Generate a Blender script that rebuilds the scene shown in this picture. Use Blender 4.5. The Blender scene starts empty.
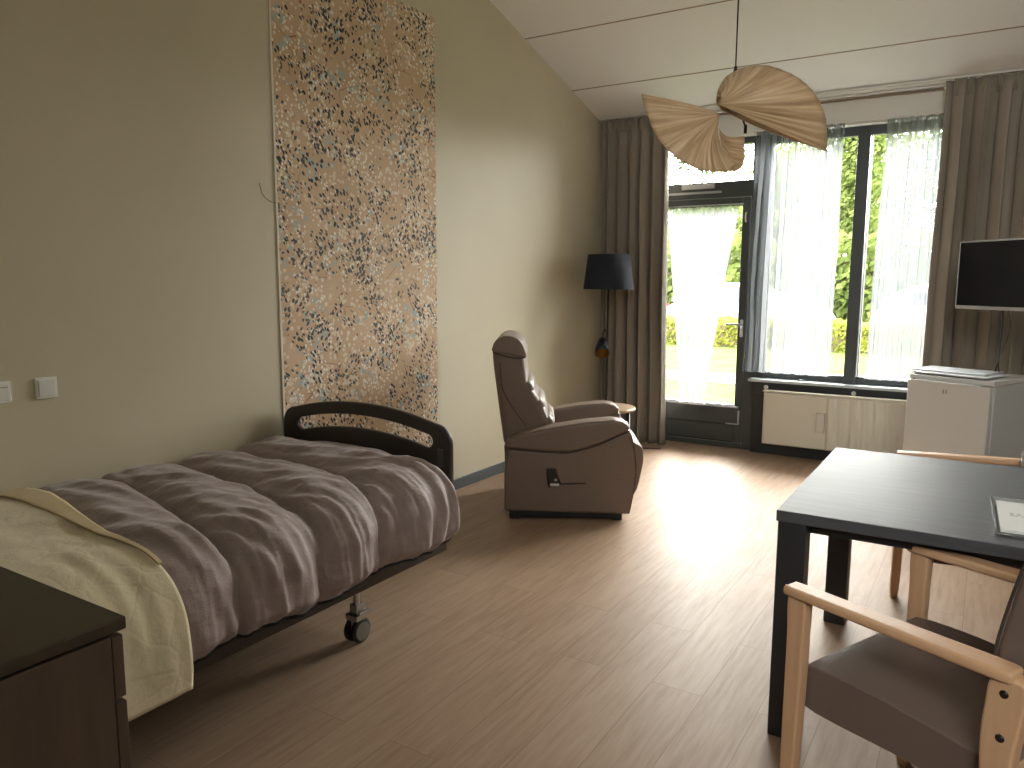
import bpy, bmesh, math, random
from mathutils import Vector, Matrix, noise
SC = bpy.context.scene
COL = SC.collection
R = math.radians

# ------------------------------------------------------------------ camera
cam = bpy.data.cameras.new('camera')
camo = bpy.data.objects.new('camera', cam); COL.objects.link(camo)
yaw, pit, rol = R(31.925), R(7.675), R(.227)
fw = Vector((-math.sin(yaw)*math.cos(pit), math.cos(yaw)*math.cos(pit), -math.sin(pit)))
rt = Vector((math.cos(yaw), math.sin(yaw), 0)); up = rt.cross(fw)
r2 = rt*math.cos(rol)+up*math.sin(rol); u2 = up*math.cos(rol)-rt*math.sin(rol)
M = Matrix((r2, u2, -fw)).transposed().to_4x4(); M.translation = Vector((0, 0, 1.45))
camo.matrix_world = M
cam.sensor_fit = 'HORIZONTAL'; cam.sensor_width = 36; cam.lens = 36*763.5/1024
cam.clip_start = .02; cam.clip_end = 300
SC.camera = camo

# ------------------------------------------------------------------ light
world = bpy.data.worlds.new('overcast sky'); SC.world = world; world.use_nodes = True
wn = world.node_tree.nodes; wl = world.node_tree.links
bg = wn['Background']; bg.inputs['Color'].default_value = (1, .98, .945, 1)
# bright overcast: the sky is brightest high up beyond the garden, where the veiled sun stands
tcw = wn.new('ShaderNodeTexCoord'); dt = wn.new('ShaderNodeVectorMath'); dt.operation = 'DOT_PRODUCT'
dt.inputs[1].default_value = Vector((-.1, .78, .62)).normalized(); wl.new(tcw.outputs['Generated'], dt.inputs[0])
m1_ = wn.new('ShaderNodeMath'); m1_.operation = 'MAXIMUM'; m1_.inputs[1].default_value = 0; wl.new(dt.outputs['Value'], m1_.inputs[0])
m2_ = wn.new('ShaderNodeMath'); m2_.operation = 'POWER'; m2_.inputs[1].default_value = 3; wl.new(m1_.outputs[0], m2_.inputs[0])
m3_ = wn.new('ShaderNodeMath'); m3_.operation = 'MULTIPLY_ADD'; m3_.inputs[1].default_value = 42; m3_.inputs[2].default_value = 2.0; wl.new(m2_.outputs[0], m3_.inputs[0])
# and a second, fainter bright part of the sky on the other side of the building
dt2 = wn.new('ShaderNodeVectorMath'); dt2.operation = 'DOT_PRODUCT'
dt2.inputs[1].default_value = Vector((.1, -.8, .45)).normalized(); wl.new(tcw.outputs['Generated'], dt2.inputs[0])
m4_ = wn.new('ShaderNodeMath'); m4_.operation = 'MAXIMUM'; m4_.inputs[1].default_value = 0; wl.new(dt2.outputs['Value'], m4_.inputs[0])
m5_ = wn.new('ShaderNodeMath'); m5_.operation = 'POWER'; m5_.inputs[1].default_value = 2; wl.new(m4_.outputs[0], m5_.inputs[0])
m6_ = wn.new('ShaderNodeMath'); m6_.operation = 'MULTIPLY_ADD'; m6_.inputs[1].default_value = 9; wl.new(m5_.outputs[0], m6_.inputs[0]); wl.new(m3_.outputs[0], m6_.inputs[2])
wl.new(m6_.outputs[0], bg.inputs['Strength'])
def area(name, loc, rot, sx, sy, energy=0, portal=False, col=(1, 1, 1)):
    l = bpy.data.lights.new(name, 'AREA'); l.shape = 'RECTANGLE'; l.size = sx; l.size_y = sy
    l.energy = energy; l.color = col
    if portal: l.cycles.is_portal = True
    o = bpy.data.objects.new(name, l); COL.objects.link(o); o.location = loc; o.rotation_euler = rot
    return o
area('window_portal', (-1.36, 6.76, 1.4), (R(-90), 0, 0), 2.6, 2.7, 0, True)
area('added_clerestory_portal', (.85, -1.5, 3.1), (R(90), 0, 0), 1.3, 1.4, 0, True)  # sampling guide for the added strip window behind the viewer
SC.view_settings.view_transform = 'Standard'; SC.view_settings.look = 'None'
SC.view_settings.gamma = 1; SC.view_settings.use_curve_mapping = False
SC.view_settings.exposure = 1.36

# ------------------------------------------------------------------ materials
MATS = {}
def mat(name, col, rough=.6, metal=0, **k):
    if name in MATS: return MATS[name]
    m = bpy.data.materials.new(name); m.use_nodes = True; MATS[name] = m
    b = m.node_tree.nodes['Principled BSDF']
    b.inputs['Base Color'].default_value = (*col, 1); b.inputs['Roughness'].default_value = rough
    b.inputs['Metallic'].default_value = metal
    for a, v in k.items():
        b.inputs[a.replace('_', ' ')].default_value = v
    return m
class NT:
    def __init__(s, m): s.m = m; s.n = m.node_tree.nodes; s.l = m.node_tree.links; s.b = s.n.get('Principled BSDF')
    def new(s, t, **k):
        n = s.n.new(t)
        for a, v in k.items():
            if hasattr(n, a): setattr(n, a, v)
            else: n.inputs[a.replace('_', ' ')].default_value = v
        return n
    def link(s, a, b): s.l.new(a, b)
    def coords(s, scale=(1, 1, 1), kind='Object', rot=(0, 0, 0)):
        t = s.new('ShaderNodeTexCoord'); mp = s.new('ShaderNodeMapping')
        mp.inputs['Scale'].default_value = scale; mp.inputs['Rotation'].default_value = rot
        s.link(t.outputs[kind], mp.inputs['Vector']); return mp.outputs['Vector']
    def noise(s, vec, scale=5, detail=4, rough=.5):
        n = s.new('ShaderNodeTexNoise'); n.inputs['Scale'].default_value = scale
        n.inputs['Detail'].default_value = detail; n.inputs['Roughness'].default_value = rough
        s.link(vec, n.inputs['Vector']); return n.outputs['Fac']
    def ramp(s, fac, stops):
        r = s.new('ShaderNodeValToRGB'); e = r.color_ramp.elements
        while len(e) < len(stops): e.new(.5)
        for i, (p, c) in enumerate(stops): e[i].position = p; e[i].color = (*c, 1) if len(c) == 3 else c
        s.link(fac, r.inputs['Fac']); return r.outputs['Color']
    def mix(s, fac, a, b, mode='MIX'):
        n = s.new('ShaderNodeMixRGB'); n.blend_type = mode
        for i, v in ((0, fac), (1, a), (2, b)):
            if isinstance(v, (int, float)): n.inputs[i].default_value = v
            elif isinstance(v, tuple): n.inputs[i].default_value = (*v, 1)
            else: s.link(v, n.inputs[i])
        return n.outputs[0]
    def math(s, op, a, b=0):
        n = s.new('ShaderNodeMath'); n.operation = op
        for i, v in ((0, a), (1, b)):
            if isinstance(v, (int, float)): n.inputs[i].default_value = v
            else: s.link(v, n.inputs[i])
        return n.outputs[0]
    def bump(s, h, strength=.2, dist=.01):
        b = s.new('ShaderNodeBump'); b.inputs['Strength'].default_value = strength; b.inputs['Distance'].default_value = dist
        s.link(h, b.inputs['Height']); s.link(b.outputs['Normal'], s.b.inputs['Normal'])

def textured(name, c1, c2, scale=(1, 1, 1), ns=8, rough=.6, bump=0, bdist=.004, kind='Object', detail=5, **k):
    if name in MATS: return MATS[name]
    m = mat(name, c1, rough, **k); t = NT(m); v = t.coords(scale, kind); f = t.noise(v, ns, detail)
    t.link(t.ramp(f, [(.3, c1), (.7, c2)]), t.b.inputs['Base Color'])
    if bump: t.bump(f, bump, bdist)
    return m

m_wall = textured('olive_beige_paint', (.53, .466, .33), (.55, .484, .345), ns=3, rough=.55, bump=.02)
m_white_wall = textured('off_white_paint', (.72, .70, .65), (.74, .72, .67), ns=3, rough=.8)
m_frame = mat('dark_grey_frame_paint', (.055, .062, .062), .42)
m_frame_in = mat('blackish_board', (.018, .022, .025), .5)
m_base = mat('dark_baseboard', (.06, .07, .075), .5)
m_white = mat('white_plastic', (.78, .76, .70), .35)
m_black = mat('black_plastic', (.012, .012, .013), .4)
m_steel = mat('brushed_metal', (.6, .6, .6), .3, 1)
m_chrome = mat('chrome', (.7, .7, .72), .15, 1)
m_blackmetal = mat('black_metal', (.015, .017, .02), .35, .3)

# ceiling panels with fine seams
m_ceil = mat('ceiling_panel_white', (.84, .825, .785), .75)
# floor: oak planks
m_floor = mat('oak_laminate', (.4, .27, .18), .42, Specular_IOR_Level=.08)
t = NT(m_floor)
v = t.coords((1, 1, 1), 'Object', (0, 0, R(90)))
br = t.new('ShaderNodeTexBrick'); br.offset = .37; br.offset_frequency = 2
br.inputs['Scale'].default_value = 1; br.inputs['Brick Width'].default_value = 1.25; br.inputs['Row Height'].default_value = .19
br.inputs['Mortar Size'].default_value = .0012; br.inputs['Mortar Smooth'].default_value = .3; br.inputs['Bias'].default_value = 0
br.inputs['Color1'].default_value = (0, 0, 0, 1); br.inputs['Color2'].default_value = (1, 1, 1, 1); br.inputs['Mortar'].default_value = (.5, .5, .5, 1)
t.link(v, br.inputs['Vector'])
v2 = t.coords((14, 1.1, 1)); off = t.new('ShaderNodeVectorMath'); off.operation = 'ADD'
t.link(v2, off.inputs[0]); sc = t.new('ShaderNodeVectorMath'); sc.operation = 'SCALE'; sc.inputs['Scale'].default_value = 9
t.link(br.outputs['Color'], sc.inputs[0]); t.link(sc.outputs[0], off.inputs[1])
g1 = t.noise(off.outputs[0], 3.2, 8, .62)
v3 = t.coords((3, .8, 1)); g2 = t.noise(v3, 2.4, 4, .6)
c = t.ramp(g1, [(.25, (.195, .128, .085)), (.5, (.295, .205, .145)), (.75, (.37, .27, .20))])
c = t.mix(.25, c, t.ramp(br.outputs['Color'], [(0, (.27, .165, .10)), (1, (.44, .30, .20))]))
c = t.mix(t.math('MULTIPLY', g2, .35), c, (.36, .24, .155))
c = t.mix(t.math('MULTIPLY', br.outputs['Fac'], .55), c, (.12, .07, .04))
t.link(c, t.b.inputs['Base Color'])
rr = t.ramp(g1, [(.2, (.50,)*3), (.8, (.42,)*3)]); t.link(rr, t.b.inputs['Roughness'])
t.bump(g1, .12, .0015)

def wood(name, dark, light, rough=.45, axis=1, fine=26):
    s = [fine, fine, fine]; s[axis] = 1.6
    m = mat(name, light, rough); t = NT(m); v = t.coords(tuple(s)); f = t.noise(v, 1.6, 7, .65)
    t.link(t.ramp(f, [(.28, dark), (.72, light)]), t.b.inputs['Base Color']); t.bump(f, .08, .001); return m
m_beech = wood('light_beech', (.56, .33, .185), (.66, .42, .26), .4, 0, 30)
m_beech_v = wood('light_beech_upright', (.56, .33, .185), (.66, .42, .26), .4, 2, 30)
m_tabletop = wood('dark_grey_ash_laminate', (.055, .057, .062), (.085, .088, .095), .50, 0, 30)
m_tabletop.node_tree.nodes['Principled BSDF'].inputs['Specular IOR Level'].default_value = .34
m_tablegrey = mat('charcoal_table_leg', (.022, .023, .026), .45)
m_dress = wood('dark_brown_veneer', (.075, .050, .036), (.12, .08, .06), .5, 2, 14)
m_dresstop = wood('dark_umber_veneer', (.042, .032, .02), (.06, .046, .03), .42, 0, 14)
m_bedwood = mat('dark_bed_laminate', (.035, .026, .021), .42)
m_leather = textured('taupe_leather', (.165, .118, .09), (.185, .135, .104), ns=120, rough=.42, bump=.12, bdist=.001)
m_leather2 = textured('brown_grey_vinyl', (.15, .108, .092), (.16, .116, .099), ns=160, rough=.40, bump=.08, bdist=.001)
m_seam = mat('dark_leather_seam', (.05, .035, .028), .6)
m_curtain = textured('taupe_curtain_cloth', (.27, .235, .195), (.31, .27, .225), scale=(60, 60, 60), ns=9, rough=.9, bump=.15, bdist=.002)
m_shade = mat('navy_black_shade_fabric', (.012, .016, .028), .85)
m_brass = mat('brushed_brass', (.55, .38, .15), .3, 1)
m_oak = wood('oak_side_table', (.28, .19, .11), (.42, .30, .19), .4, 0, 20)
m_rad = mat('cream_radiator_enamel', (.70, .66, .56), .4)
m_sill = mat('pale_sill_laminate', (.55, .6, .62), .25)
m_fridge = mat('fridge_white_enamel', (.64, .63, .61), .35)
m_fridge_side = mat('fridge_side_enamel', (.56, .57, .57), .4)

# duvet cloth and cream cover
m_duvet = mat('mauve_grey_duvet_cotton', (.29, .226, .217), .7, Sheen_Weight=.25, Sheen_Roughness=.4)
t = NT(m_duvet); v = t.coords((1, 1, 1)); f1 = t.noise(v, 9, 6, .55); v = t.coords((7, 2.2, 5)); f2 = t.noise(v, 2.6, 4, .5)
t.bump(t.math('ADD', f1, t.math('MULTIPLY', f2, 1.4)), .45, .02)
m_cream = mat('cream_bedspread_cotton', (.66, .57, .39), .8, Sheen_Weight=.15)
t = NT(m_cream); v = t.coords((1, 1, 1)); f1 = t.noise(v, 11, 6, .55)
wv = t.new('ShaderNodeTexVoronoi'); wv.feature = 'DISTANCE_TO_EDGE'; wv.inputs['Scale'].default_value = 9
t.link(v, wv.inputs['Vector']); e = t.math('MINIMUM', wv.outputs['Distance'], .07)
t.bump(t.math('ADD', f1, t.math('MULTIPLY', e, 1.2)), .45, .014)
m_cream2 = textured('tan_bedspread_reverse', (.58, .46, .28), (.63, .51, .32), ns=12, rough=.8, bump=.3, bdist=.008)
m_hem = mat('black_hem_tape', (.012, .011, .014), .8)

# sheer
def sheer(name, tr, col=(.93, .95, .97)):
    m = bpy.data.materials.new(name); m.use_nodes = True; n = m.node_tree.nodes; l = m.node_tree.links; n.clear()
    o = n.new('ShaderNodeOutputMaterial'); a = n.new('ShaderNodeBsdfTransparent'); b = n.new('ShaderNodeBsdfTranslucent')
    d = n.new('ShaderNodeBsdfDiffuse'); m1 = n.new('ShaderNodeMixShader'); m2 = n.new('ShaderNodeMixShader')
    b.inputs[0].default_value = (*col, 1); d.inputs[0].default_value = (*col, 1)
    m1.inputs[0].default_value = .45; l.new(b.outputs[0], m1.inputs[1]); l.new(d.outputs[0], m1.inputs[2])
    # the open weave closes up where the cloth is seen edge-on
    lw = n.new('ShaderNodeLayerWeight'); lw.inputs[0].default_value = .5
    pw = n.new('ShaderNodeMath'); pw.operation = 'MULTIPLY_ADD'; pw.inputs[1].default_value = tr; pw.inputs[2].default_value = 1-tr
    l.new(lw.outputs['Facing'], pw.inputs[0]); l.new(pw.outputs[0], m2.inputs[0]); l.new(a.outputs[0], m2.inputs[1]); l.new(m1.outputs[0], m2.inputs[2])
    l.new(m2.outputs[0], o.inputs[0]); return m
m_sheer = sheer('white_voile', .42, (.20, .21, .225))
# glass
m_glass = bpy.data.materials.new('window_glass'); m_glass.use_nodes = True
n = m_glass.node_tree.nodes; l = m_glass.node_tree.links; n.clear()
o = n.new('ShaderNodeOutputMaterial'); a = n.new('ShaderNodeBsdfTransparent'); a.inputs[0].default_value = (.97, .98, .97, 1)
g = n.new('ShaderNodeBsdfGlossy'); g.inputs['Roughness'].default_value = .02
fr = n.new('ShaderNodeFresnel'); fr.inputs[0].default_value = 1.3; mx = n.new('ShaderNodeMixShader')
l.new(fr.outputs[0], mx.inputs[0]); l.new(a.outputs[0], mx.inputs[1]); l.new(g.outputs[0], mx.inputs[2]); l.new(mx.outputs[0], o.inputs[0])

# floral wall covering
m_floral = mat('floral_wallcovering', (.6, .42, .25), .7)
t = NT(m_floral)
base = t.ramp(t.noise(t.coords((1, 1, 1)), 5, 4), [(.3, (.52, .355, .215)), (.7, (.60, .42, .265))])
colr = base
def spots(colr, scale, aniso, rot, thr, rnd_lo, rnd_hi, color, mask_scale, mlo, mhi, seed, jit=1):
    tc = t.new('ShaderNodeTexCoord'); rm = t.new('ShaderNodeMapping'); rm.inputs['Rotation'].default_value = (R(rot), 0, 0)
    rm.inputs['Location'].default_value = (0, seed*1.7, seed*.9)
    t.link(tc.outputs['Object'], rm.inputs['Vector'])
    sm = t.new('ShaderNodeMapping'); sm.inputs['Scale'].default_value = (0, aniso, 1)
    t.link(rm.outputs[0], sm.inputs['Vector'])
    vo = t.new('ShaderNodeTexVoronoi'); vo.inputs['Scale'].default_value = scale; vo.inputs['Randomness'].default_value = jit
    t.link(sm.outputs[0], vo.inputs['Vector'])
    inside = t.math('LESS_THAN', vo.outputs['Distance'], thr)
    sp = t.new('ShaderNodeSeparateColor'); t.link(vo.outputs['Color'], sp.inputs[0])
    sel = t.math('MULTIPLY', t.math('GREATER_THAN', sp.outputs[0], rnd_lo), t.math('LESS_THAN', sp.outputs[0], rnd_hi))
    mk = t.noise(rm.outputs[0], mask_scale, 2, .5)
    msk = t.math('MULTIPLY', t.math('GREATER_THAN', mk, mlo), t.math('LESS_THAN', mk, mhi))
    f = t.math('MULTIPLY', t.math('MULTIPLY', inside, sel), msk)
    return t.mix(f, colr, color)
# thin reddish stems
tc = t.coords((1, 1, 1)); w = t.new('ShaderNodeTexVoronoi'); w.feature = 'DISTANCE_TO_EDGE'; w.inputs['Scale'].default_value = 5.5
t.link(tc, w.inputs['Vector']); st = t.math('MULTIPLY', t.math('LESS_THAN', w.outputs['Distance'], .008), t.math('GREATER_THAN', t.noise(tc, 7, 2), .53))
colr = t.mix(st, colr, (.30, .14, .09))
colr = spots(colr, 22, 1.3, 12, .46, .3, 1, (.36, .43, .41), 4.2, .56, 1, 3)
colr = spots(colr, 34, 1.0, 0, .42, .4, 1, (.70, .62, .49), 4.4, .53, 1, 11)
colr = spots(colr, 36, 1.0, 30, .38, .72, 1, (.68, .56, .41), 3, .30, 1, 21)
colr = spots(colr, 50, 1.2, -25, .40, .5, 1, (.82, .78, .70), 4.5, .50, 1, 29)
colr = spots(colr, 32, 1.75, -38, .42, .32, 1, (.02, .028, .032), 4.6, .52, 1, 5)
colr = spots(colr, 30, 1.7, 35, .42, .40, 1, (.05, .06, .062), 4.2, .56, 1, 8)
colr = spots(colr, 35, 1.8, -50, .42, .42, 1, (.09, .10, .10), 5.2, .57, 1, 15)
colr = spots(colr, 24, 1.2, 0, .20, .96, 1, (.25, .08, .05), 2, .5, 1, 17)
t.link(colr, t.b.inputs['Base Color'])

# veneer of the pendant (UV: x across ribs, y along ribs)
m_veneer = mat('bent_ash_veneer', (.55, .38, .22), .5)
t = NT(m_veneer); tcn = t.new('ShaderNodeTexCoord'); mp = t.new('ShaderNodeMapping'); mp.inputs['Scale'].default_value = (26, .8, 1)
t.link(tcn.outputs['UV'], mp.inputs['Vector']); f = t.noise(mp.outputs[0], 1.0, 5, .6)
t.link(t.ramp(f, [(.32, (.36, .225, .12)), (.5, (.56, .385, .225)), (.68, (.76, .59, .40))]), t.b.inputs['Base Color'])
t.bump(f, .3, .004)
t.b.inputs['Transmission Weight'].default_value = 0

# outdoors
def leafmat(name, a, b):
    m = mat(name, a, .6); t = NT(m)
    f = t.noise(t.coords((1, 1, 1)), 2.2, 3); t.link(t.ramp(f, [(.35, a), (.65, b)]), t.b.inputs['Base Color'])
    t.b.inputs['Specular IOR Level'].default_value = .1
    n = t.n; tr = n.new('ShaderNodeBsdfTranslucent'); mxs = n.new('ShaderNodeMixShader'); mxs.inputs[0].default_value = .4
    out = [q for q in n if q.type == 'OUTPUT_MATERIAL'][0]
    t.link(t.ramp(f, [(.35, a), (.65, b)]), tr.inputs[0])
    t.link(t.b.outputs[0], mxs.inputs[1]); t.link(tr.outputs[0], mxs.inputs[2]); t.link(mxs.outputs[0], out.inputs[0]); return m
m_leaf = leafmat('tree_leaves', (.095, .135, .032), (.175, .220, .065))
m_leaf2 = leafmat('dark_tree_leaves', (.035, .065, .018), (.065, .105, .03))
m_hedge = leafmat('hedge_leaves', (.16, .19, .03), (.25, .265, .05))
m_bark = mat('bark', (.12, .09, .06), .9)
m_grass = textured('lawn_green', (.050, .070, .018), (.078, .098, .030), ns=3, rough=1, Specular_IOR_Level=0)
m_path = textured('pinkish_paving', (.085, .070, .060), (.11, .09, .078), ns=6, rough=1, Specular_IOR_Level=0)
m_asphalt = textured('grey_asphalt', (.09, .091, .093), (.11, .111, .113), ns=8, rough=1, Specular_IOR_Level=0)

# ------------------------------------------------------------------ geometry helpers
def link(name, me, m=None, parent=None, smooth=False, bevel=0, seg=2, angle=40):
    me.name = name
    o = bpy.data.objects.new(name, me); COL.objects.link(o)
    if m: me.materials.append(m)
    if parent: o.parent = parent
    if smooth:
        for p in me.polygons: p.use_smooth = True
    if bevel:
        b = o.modifiers.new('bevel', 'BEVEL'); b.width = bevel; b.segments = seg; b.limit_method = 'ANGLE'; b.angle_limit = R(30)
        b.harden_normals = False
        for p in me.polygons: p.use_smooth = True
        w = o.modifiers.new('wn', 'WEIGHTED_NORMAL'); w.keep_sharp = True
    return o
def tag(o, label, cat, group=None, kind=None):
    o['label'] = label; o['category'] = cat
    if group: o['group'] = group
    if kind: o['kind'] = kind
    return o
def empty(name, loc, rz=0, label=None, cat=None, group=None):
    o = bpy.data.objects.new(name, None); COL.objects.link(o); o.location = loc; o.rotation_euler = (0, 0, rz)
    o.empty_display_size = .1
    if label: tag(o, label, cat, group)
    return o
class MB:
    def __init__(s): s.v = []; s.f = []; s.uv = None
    def add(s, vs, fs):
        k = len(s.v); s.v += [tuple(p) for p in vs]; s.f += [tuple(i+k for i in f) for f in fs]; return s
    def box(s, x0, x1, y0, y1, z0, z1, rot=None, org=(0, 0, 0)):
        vs = [Vector((x, y, z)) for z in (z0, z1) for (x, y) in ((x0, y0), (x1, y0), (x1, y1), (x0, y1))]
        if rot is not None: vs = [rot @ (p-Vector(org))+Vector(org) for p in vs]
        return s.add(vs, [(3, 2, 1, 0), (4, 5, 6, 7), (0, 1, 5, 4), (1, 2, 6, 5), (2, 3, 7, 6), (3, 0, 4, 7)])
    def tube(s, pts, rad, n=10, closed=False, caps=True):
        pts = [Vector(p) for p in pts]; rr = rad if isinstance(rad, (list, tuple)) else [rad]*len(pts)
        rings = []; prev = None
        for i, p in enumerate(pts):
            a = pts[max(i-1, 0)]; b = pts[min(i+1, len(pts)-1)]
            if closed: a = pts[i-1]; b = pts[(i+1) % len(pts)]
            d = (b-a).normalized()
            if prev is None:
                q = Vector((0, 0, 1)) if abs(d.z) < .9 else Vector((1, 0, 0)); prev = d.cross(q).normalized()
            prev = (prev-d*prev.dot(d)).normalized(); e = d.cross(prev)
            rings.append([p+(prev*math.cos(2*math.pi*k/n)+e*math.sin(2*math.pi*k/n))*rr[i] for k in range(n)])
        vs = [q for r_ in rings for q in r_]; fs = []
        m_ = len(rings); last = m_ if closed else m_-1
        for i in range(last):
            j = (i+1) % m_
            for k in range(n): fs.append((i*n+k, i*n+(k+1) % n, j*n+(k+1) % n, j*n+k))
        if caps and not closed:
            fs.append(tuple(reversed(range(n)))); fs.append(tuple((m_-1)*n+k for k in range(n)))
        return s.add(vs, fs)
    def lathe(s, prof, c=(0, 0, 0), n=24, axis='z', close=False):
        vs = []; fs = []
        for (r_, h) in prof:
            for k in range(n):
                a = 2*math.pi*k/n; x, y = r_*math.cos(a), r_*math.sin(a)
                p = {'z': (x, y, h), 'y': (x, h, y), 'x': (h, x, y)}[axis]
                vs.append((p[0]+c[0], p[1]+c[1], p[2]+c[2]))
        for i in range(len(prof)-1):
            for k in range(n): fs.append((i*n+k, i*n+(k+1) % n, (i+1)*n+(k+1) % n, (i+1)*n+k))
        if not close:
            if prof[0][0] > 1e-4: fs.append(tuple(reversed(range(n))))
            if prof[-1][0] > 1e-4: fs.append(tuple((len(prof)-1)*n+k for k in range(n)))
        return s.add(vs, fs)
    def prism(s, poly, d0, d1, plane='xz'):
        n = len(poly)
        def P(a, b, d): return {'xz': (a, d, b), 'xy': (a, b, d), 'yz': (d, a, b)}[plane]
        vs = [P(a, b, d0) for a, b in poly]+[P(a, b, d1) for a, b in poly]
        fs = [tuple(range(n)), tuple(reversed(range(n, 2*n)))]
        for k in range(n): fs.append((k, k+n, (k+1) % n+n, (k+1) % n))
        return s.add(vs, fs)
    def grid(s, fn, nu, nv):
        vs = [fn(i/nu, j/nv) for j in range(nv+1) for i in range(nu+1)]
        fs = [(j*(nu+1)+i, j*(nu+1)+i+1, (j+1)*(nu+1)+i+1, (j+1)*(nu+1)+i) for j in range(nv) for i in range(nu)]
        if s.v: return s.add(vs, fs)
        s.uv = (nu, nv); return s.add(vs, fs)
    def mesh(s, name='m'):
        me = bpy.data.meshes.new(name); me.from_pydata(s.v, [], s.f); me.update()
        bm = bmesh.new(); bm.from_mesh(me); bmesh.ops.recalc_face_normals(bm, faces=bm.faces); bm.to_mesh(me); bm.free()
        return me
    def build(s, name, m, parent=None, smooth=False, bevel=0, seg=2):
        return link(name, s.mesh(name), m, parent, smooth, bevel, seg)
def B(*a, **k): return MB().box(*a, **k)
def curve_mesh(loops, depth, bevel=.006, res=3, plane='xz', off=0):
    """filled outline with holes, extruded; loops of (a,b)"""
    cu = bpy.data.curves.new('c', 'CURVE'); cu.dimensions = '2D'; cu.fill_mode = 'BOTH'
    cu.extrude = max(depth/2-bevel, .0005); cu.bevel_depth = bevel; cu.bevel_resolution = res; cu.offset = -bevel
    for lp in loops:
        sp = cu.splines.new('POLY'); sp.points.add(len(lp)-1); sp.use_cyclic_u = True
        for i, (a, b) in enumerate(lp): sp.points[i].co = (a, b, 0, 1)
    o = bpy.data.objects.new('tmp', cu); COL.objects.link(o)
    dg = bpy.context.evaluated_depsgraph_get(); dg.update()
    me = bpy.data.meshes.new_from_object(o.evaluated_get(dg)); me.materials.clear()
    bpy.data.objects.remove(o); bpy.data.curves.remove(cu)
    if plane == 'xz': me.transform(Matrix.Translation((0, off, 0)) @ Matrix.Rotation(R(90), 4, 'X'))
    elif plane == 'xy': me.transform(Matrix.Translation((0, 0, off)))
    return me
def spline(pts, n=8, closed=False):
    """Catmull-Rom through points"""
    P = [Vector(p) for p in pts]; out = []; m_ = len(P)
    for i in range(m_ if closed else m_-1):
        if closed: a, b, c_, d = P[i-1], P[i], P[(i+1) % m_], P[(i+2) % m_]
        else: a, b, c_, d = P[max(i-1, 0)], P[i], P[i+1], P[min(i+2, m_-1)]
        for k in range(n):
            u = k/n; out.append(.5*((2*b)+(c_-a)*u+(2*a-5*b+4*c_-d)*u*u+(3*b-a-3*c_+d)*u**3))
    if not closed: out.append(P[-1])
    return out
def copy_tree(o, parent=None):
    c = o.copy(); COL.objects.link(c); c.parent = parent
    for ch in list(o.children): copy_tree(ch, c)
    return c
def sm(x): x = max(0, min(1, x)); return x*x*(3-2*x)
def lerp(a, b, u): return a+(b-a)*u
def interp(pts, x):
    if x <= pts[0][0]: return pts[0][1]
    for (a, b), (c_, d) in zip(pts, pts[1:]):
        if x <= c_: return b+(d-b)*(x-a)/(c_-a)
    return pts[-1][1]

# ------------------------------------------------------------------ the room
XL, XR, YB, YW = -3.09, 1.6, -1.3, 6.54
def ST(o): o['kind'] = 'structure'; return o
def zc(y): return 2.89+.28*(6.37-y)
ST(B(XL-.2, XR+.2, YB-.2, 6.72, -.12, 0).build('floor', m_floor))
yr = 2.6
me = MB().prism([(6.75, zc(6.75)), (yr, zc(yr)), (YB-.2, zc(yr)), (YB-.2, zc(yr)+.15), (yr, zc(yr)+.15), (6.75, zc(6.75)+.15)], XL-.2, XR+.2, 'yz')
cl = ST(me.build('ceiling', m_ceil))
# panel seams as thin recessed-looking strips fixed to the ceiling
m_cseam = mat('ceiling_seam_brown', (.33, .25, .19), .8)
for i in range(5):
    y = 5.89-i*.766
    if y < yr: break
    ST(MB().prism([(y-.005, zc(y-.005)-.002), (y+.005, zc(y+.005)-.002), (y+.005, zc(y+.005)+.01), (y-.005, zc(y-.005)+.01)], XL, XR, 'yz').build('trim_%d' % (i+1), m_cseam))
top_poly = lambda y0, y1: [(y0, -.1), (y1, -.1), (y1, zc(max(y1, yr))+.06), (yr, zc(yr)+.06), (y0, zc(yr)+.06)]
ST(MB().prism(top_poly(YB-.2, 6.74), XL-.15, XL, 'yz').build('wall_left', m_wall))
bw = MB(); cx0, cx1, cz0, cz1 = .2, 1.5, 2.4, 3.8
bw.box(XL-.15, cx0, YB-.15, YB, -.1, 4.1); bw.box(cx1, XR+.15, YB-.15, YB, -.1, 4.1); bw.box(cx0, cx1, YB-.15, YB, -.1, cz0); bw.box(cx0, cx1, YB-.15, YB, cz1, 4.1)
ST(bw.build('wall_back', m_white_wall))
ST(B(0.0, .1, YB, -.45, 0, zc(yr)+.02).build('wall_partition_added', m_white_wall))  # added out of view to keep strip-window light off the near left wall
# high strip window added behind the viewer to brighten the room, never in view
w2 = MB()
for a in ((cx0, cx1, cz0, cz0+.05), (cx0, cx1, cz1-.05, cz1), (cx0, cx0+.05, cz0, cz1), (cx1-.05, cx1, cz0, cz1), (.82, .88, cz0, cz1)):
    w2.box(a[0], a[1], YB-.11, YB-.05, a[2], a[3])
wf = ST(w2.build('window_added', m_frame, bevel=.004))
B(cx0+.05, .82, YB-.083, YB-.077, cz0+.05, cz1-.05).build('pane', m_glass, wf)
B(.88, cx1-.05, YB-.083, YB-.077, cz0+.05, cz1-.05).build('pane', m_glass, wf)
wr = MB(); wr.prism(top_poly(YB-.15, 6.74), XR, XR+.15, 'yz')
ST(wr.build('wall_right', m_white_wall))
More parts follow.
